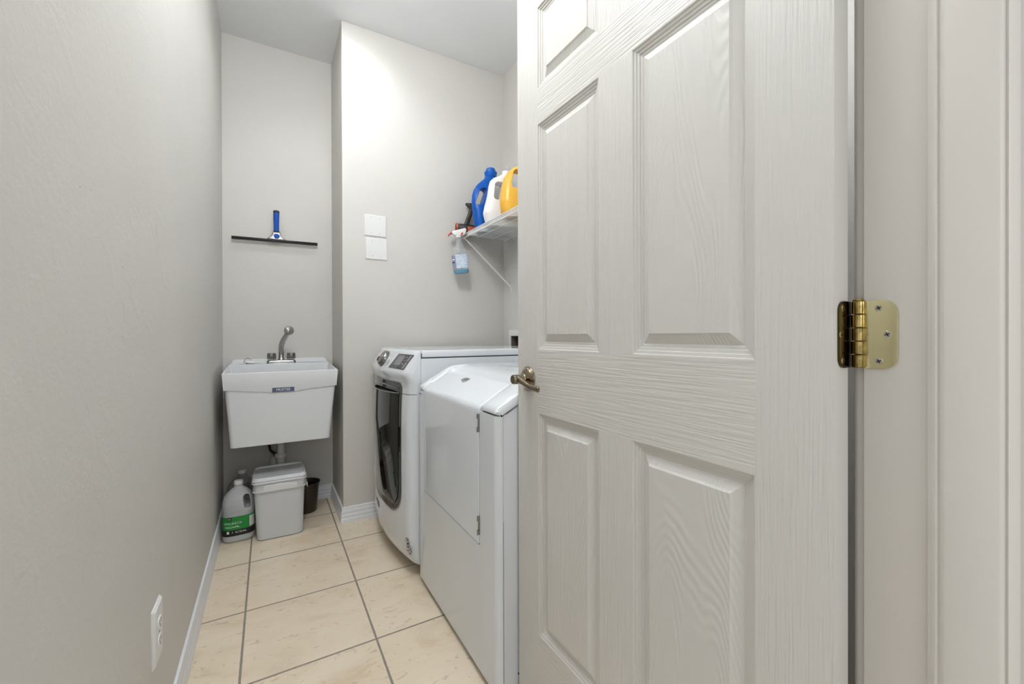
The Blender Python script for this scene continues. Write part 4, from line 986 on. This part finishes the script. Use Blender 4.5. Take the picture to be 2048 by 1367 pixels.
# ---------------- black and orange cordless tool
loc = (1.084, 2.414, TOP); rot = radians(-14); xf = place(loc, rot)
tl = thing('handheld_blower', 'black and orange handheld power tool lying at far end of wire shelf', 'power tool', loc); tl.rotation_euler = (0, 0, rot)
mb = MB()
mb.lathe([(0, -.068), (.026, -.066), (.031, -.058), (.032, -.02), (.028, .03), (.018, .075), (.016, .10), (0, .10)], (0, 0, .036), (1, 0, 0), 32)
mb.box(-.050, .015, -.022, .022, .001, .03)
mb.build('motor_housing', M_dark, tl, smooth=True, auto=45, xf=xf)
mb = MB(); mb.lathe([(0, 0), (.027, 0), (.030, .003), (.030, .012), (.026, .014), (0, .014)], (-.080, 0, .040), (1, 0, 0), 32)
vent = mb.build('air_vent', M_orange, tl, smooth=True, auto=45, xf=xf)
mb = MB()
for k in range(-3, 4):
    h = sqrt(max(0, .024 ** 2 - (k * .0065) ** 2)); mb.box(-.0808, -.0795, -h, h, .040 + k * .0065 - .0013, .040 + k * .0065 + .0013)
mb.build('vent_slot', M_ink, vent, xf=xf)
mb = MB(); mb.loft([[(x + u, v, z) for u, v in rrect(w, d, .008, 4)] for z, x, w, d in ((.050, -.018, .034, .030), (.085, -.006, .030, .030), (.125, .008, .030, .030), (.152, .016, .026, .028), (.165, .018, .024, .028), (.178, .012, .036, .028), (.190, .004, .046, .028), (.197, .002, .040, .024))])
mb.build('grip_handle', M_dark, tl, smooth=True, auto=45, xf=xf)
mb = MB(); mb.box(-.010, .038, -.034, -.026, .012, .046)
mb.build('orange_panel', M_orange, tl, bevel=.002, xf=xf)
mb = MB(); mb.box(.020, .070, -.014, .014, .158, .172); mb.tube([(.065, 0, .165), (.06, 0, .11), (.05, 0, .06)], .010, 12)
mb.build('front_strut', M_dark, tl, smooth=True, auto=45, xf=xf)

# ---------------- spray bottle hanging on the shelf lip by its trigger
loc = (1.016, 2.365, 1.398); rot = radians(-20)
xf = Matrix.Translation(loc) @ Matrix.Rotation(rot, 4, 'Z') @ Matrix.Rotation(radians(-6), 4, 'Y')
sb = thing('spray_bottle', 'clear spray bottle with red nozzle and blue liquid hanging from the shelf front edge', 'spray bottle', loc); sb.rotation_euler = (0, 0, rot)
mb = MB(); mb.loft([srect(cx, 0, z, rx, ry, n, 32) for z, cx, rx, ry, n in ((0, 0, .040, .020, 3), (.004, 0, .045, .024, 3), (.09, 0, .048, .026, 2.8), (.135, 0, .044, .025, 2.6), (.155, .002, .034, .022, 2.4), (.175, .004, .022, .018, 2.1), (.195, .005, .018, .016, 2), (.215, .004, .0135, .0135, 2), (.225, .004, .0135, .0135, 2))])
mb.build('bottle_body', M_clear, sb, smooth=True, auto=50, xf=xf)
mb = MB(); mb.loft([srect(0, 0, z, rx, ry, 3, 32) for z, rx, ry in ((.003, .042, .022), (.006, .0445, .0235), (.021, .0455, .0240))])
mb.build('liquid', M_liq, sb, smooth=True, auto=50, xf=xf)
def spatch(name, a0, a1, z0, z1, mat, k=1.02):
    mb = MB(); rows = []
    for z in (z0, z1):
        f = z / .09; rx, ry = (.045 + .003 * min(1, f)) * k, (.024 + .002 * min(1, f)) * k + .0004
        rows.append([(rx * math.copysign(abs(cos(a)) ** (2 / 2.9), cos(a)), ry * math.copysign(abs(sin(a)) ** (2 / 2.9), sin(a)), z) for a in [a0 + (a1 - a0) * i / 20 for i in range(21)]])
    mb.loft(rows, False, False, False); return mb.build(name, mat, sb, smooth=True, xf=xf)
spatch('front_label', radians(-118), radians(-5), .030, .112, M_clabel)
spatch('side_label', radians(-185), radians(-122), .028, .108, M_vlabel)
spatch('label_stripe', radians(-178), radians(-128), .064, .070, M_ink, 1.03); spatch('label_stripe', radians(-178), radians(-128), .082, .087, M_lwhite, 1.03)
mb = MB(); mb.lathe([(0, 0), (.0165, 0), (.0165, .014), (.012, .017), (0, .018)], (.004, 0, .216), (0, 0, 1), 32, flute=.03, nf=16)
mb.loft([[(x, y, z) for x, z in ((-.020, .232), (.034, .228), (.050, .240), (.057, .262), (.050, .272), (-.028, .258), (-.034, .250))] for y in (-.012, .012)])
mb.build('spray_head', M_plast, sb, bevel=.0025, xf=xf)
mb = MB(); mb.loft([[(x, y, z) for x, z in ((-.031, .259), (-.046, .250), (-.060, .232), (-.056, .230), (-.046, .240), (-.032, .243))] for y in (-.010, .010)])
mb.build('nozzle', M_red, sb, bevel=.002, xf=xf)
mb = MB(); mb.tube([(-.026, 0, .242), (-.036, 0, .225), (-.038, 0, .208), (-.044, 0, .196)], [.005, .0045, .004, .0035], 10)
mb.build('trigger', M_clear, sb, smooth=True, auto=50, xf=xf)
MB().loft([[(x, y, z) for x, z in ((.018, .232), (.030, .230), (.036, .242), (.026, .246))] for y in (-.0126, -.0118)]).build('red_print', M_red, sb, xf=xf)
MB().tube([(.004, 0, .218), (.004, 0, .05), (.010, 0, .008)], .002, 6).build('dip_tube', M_clear, sb, smooth=True, xf=xf)
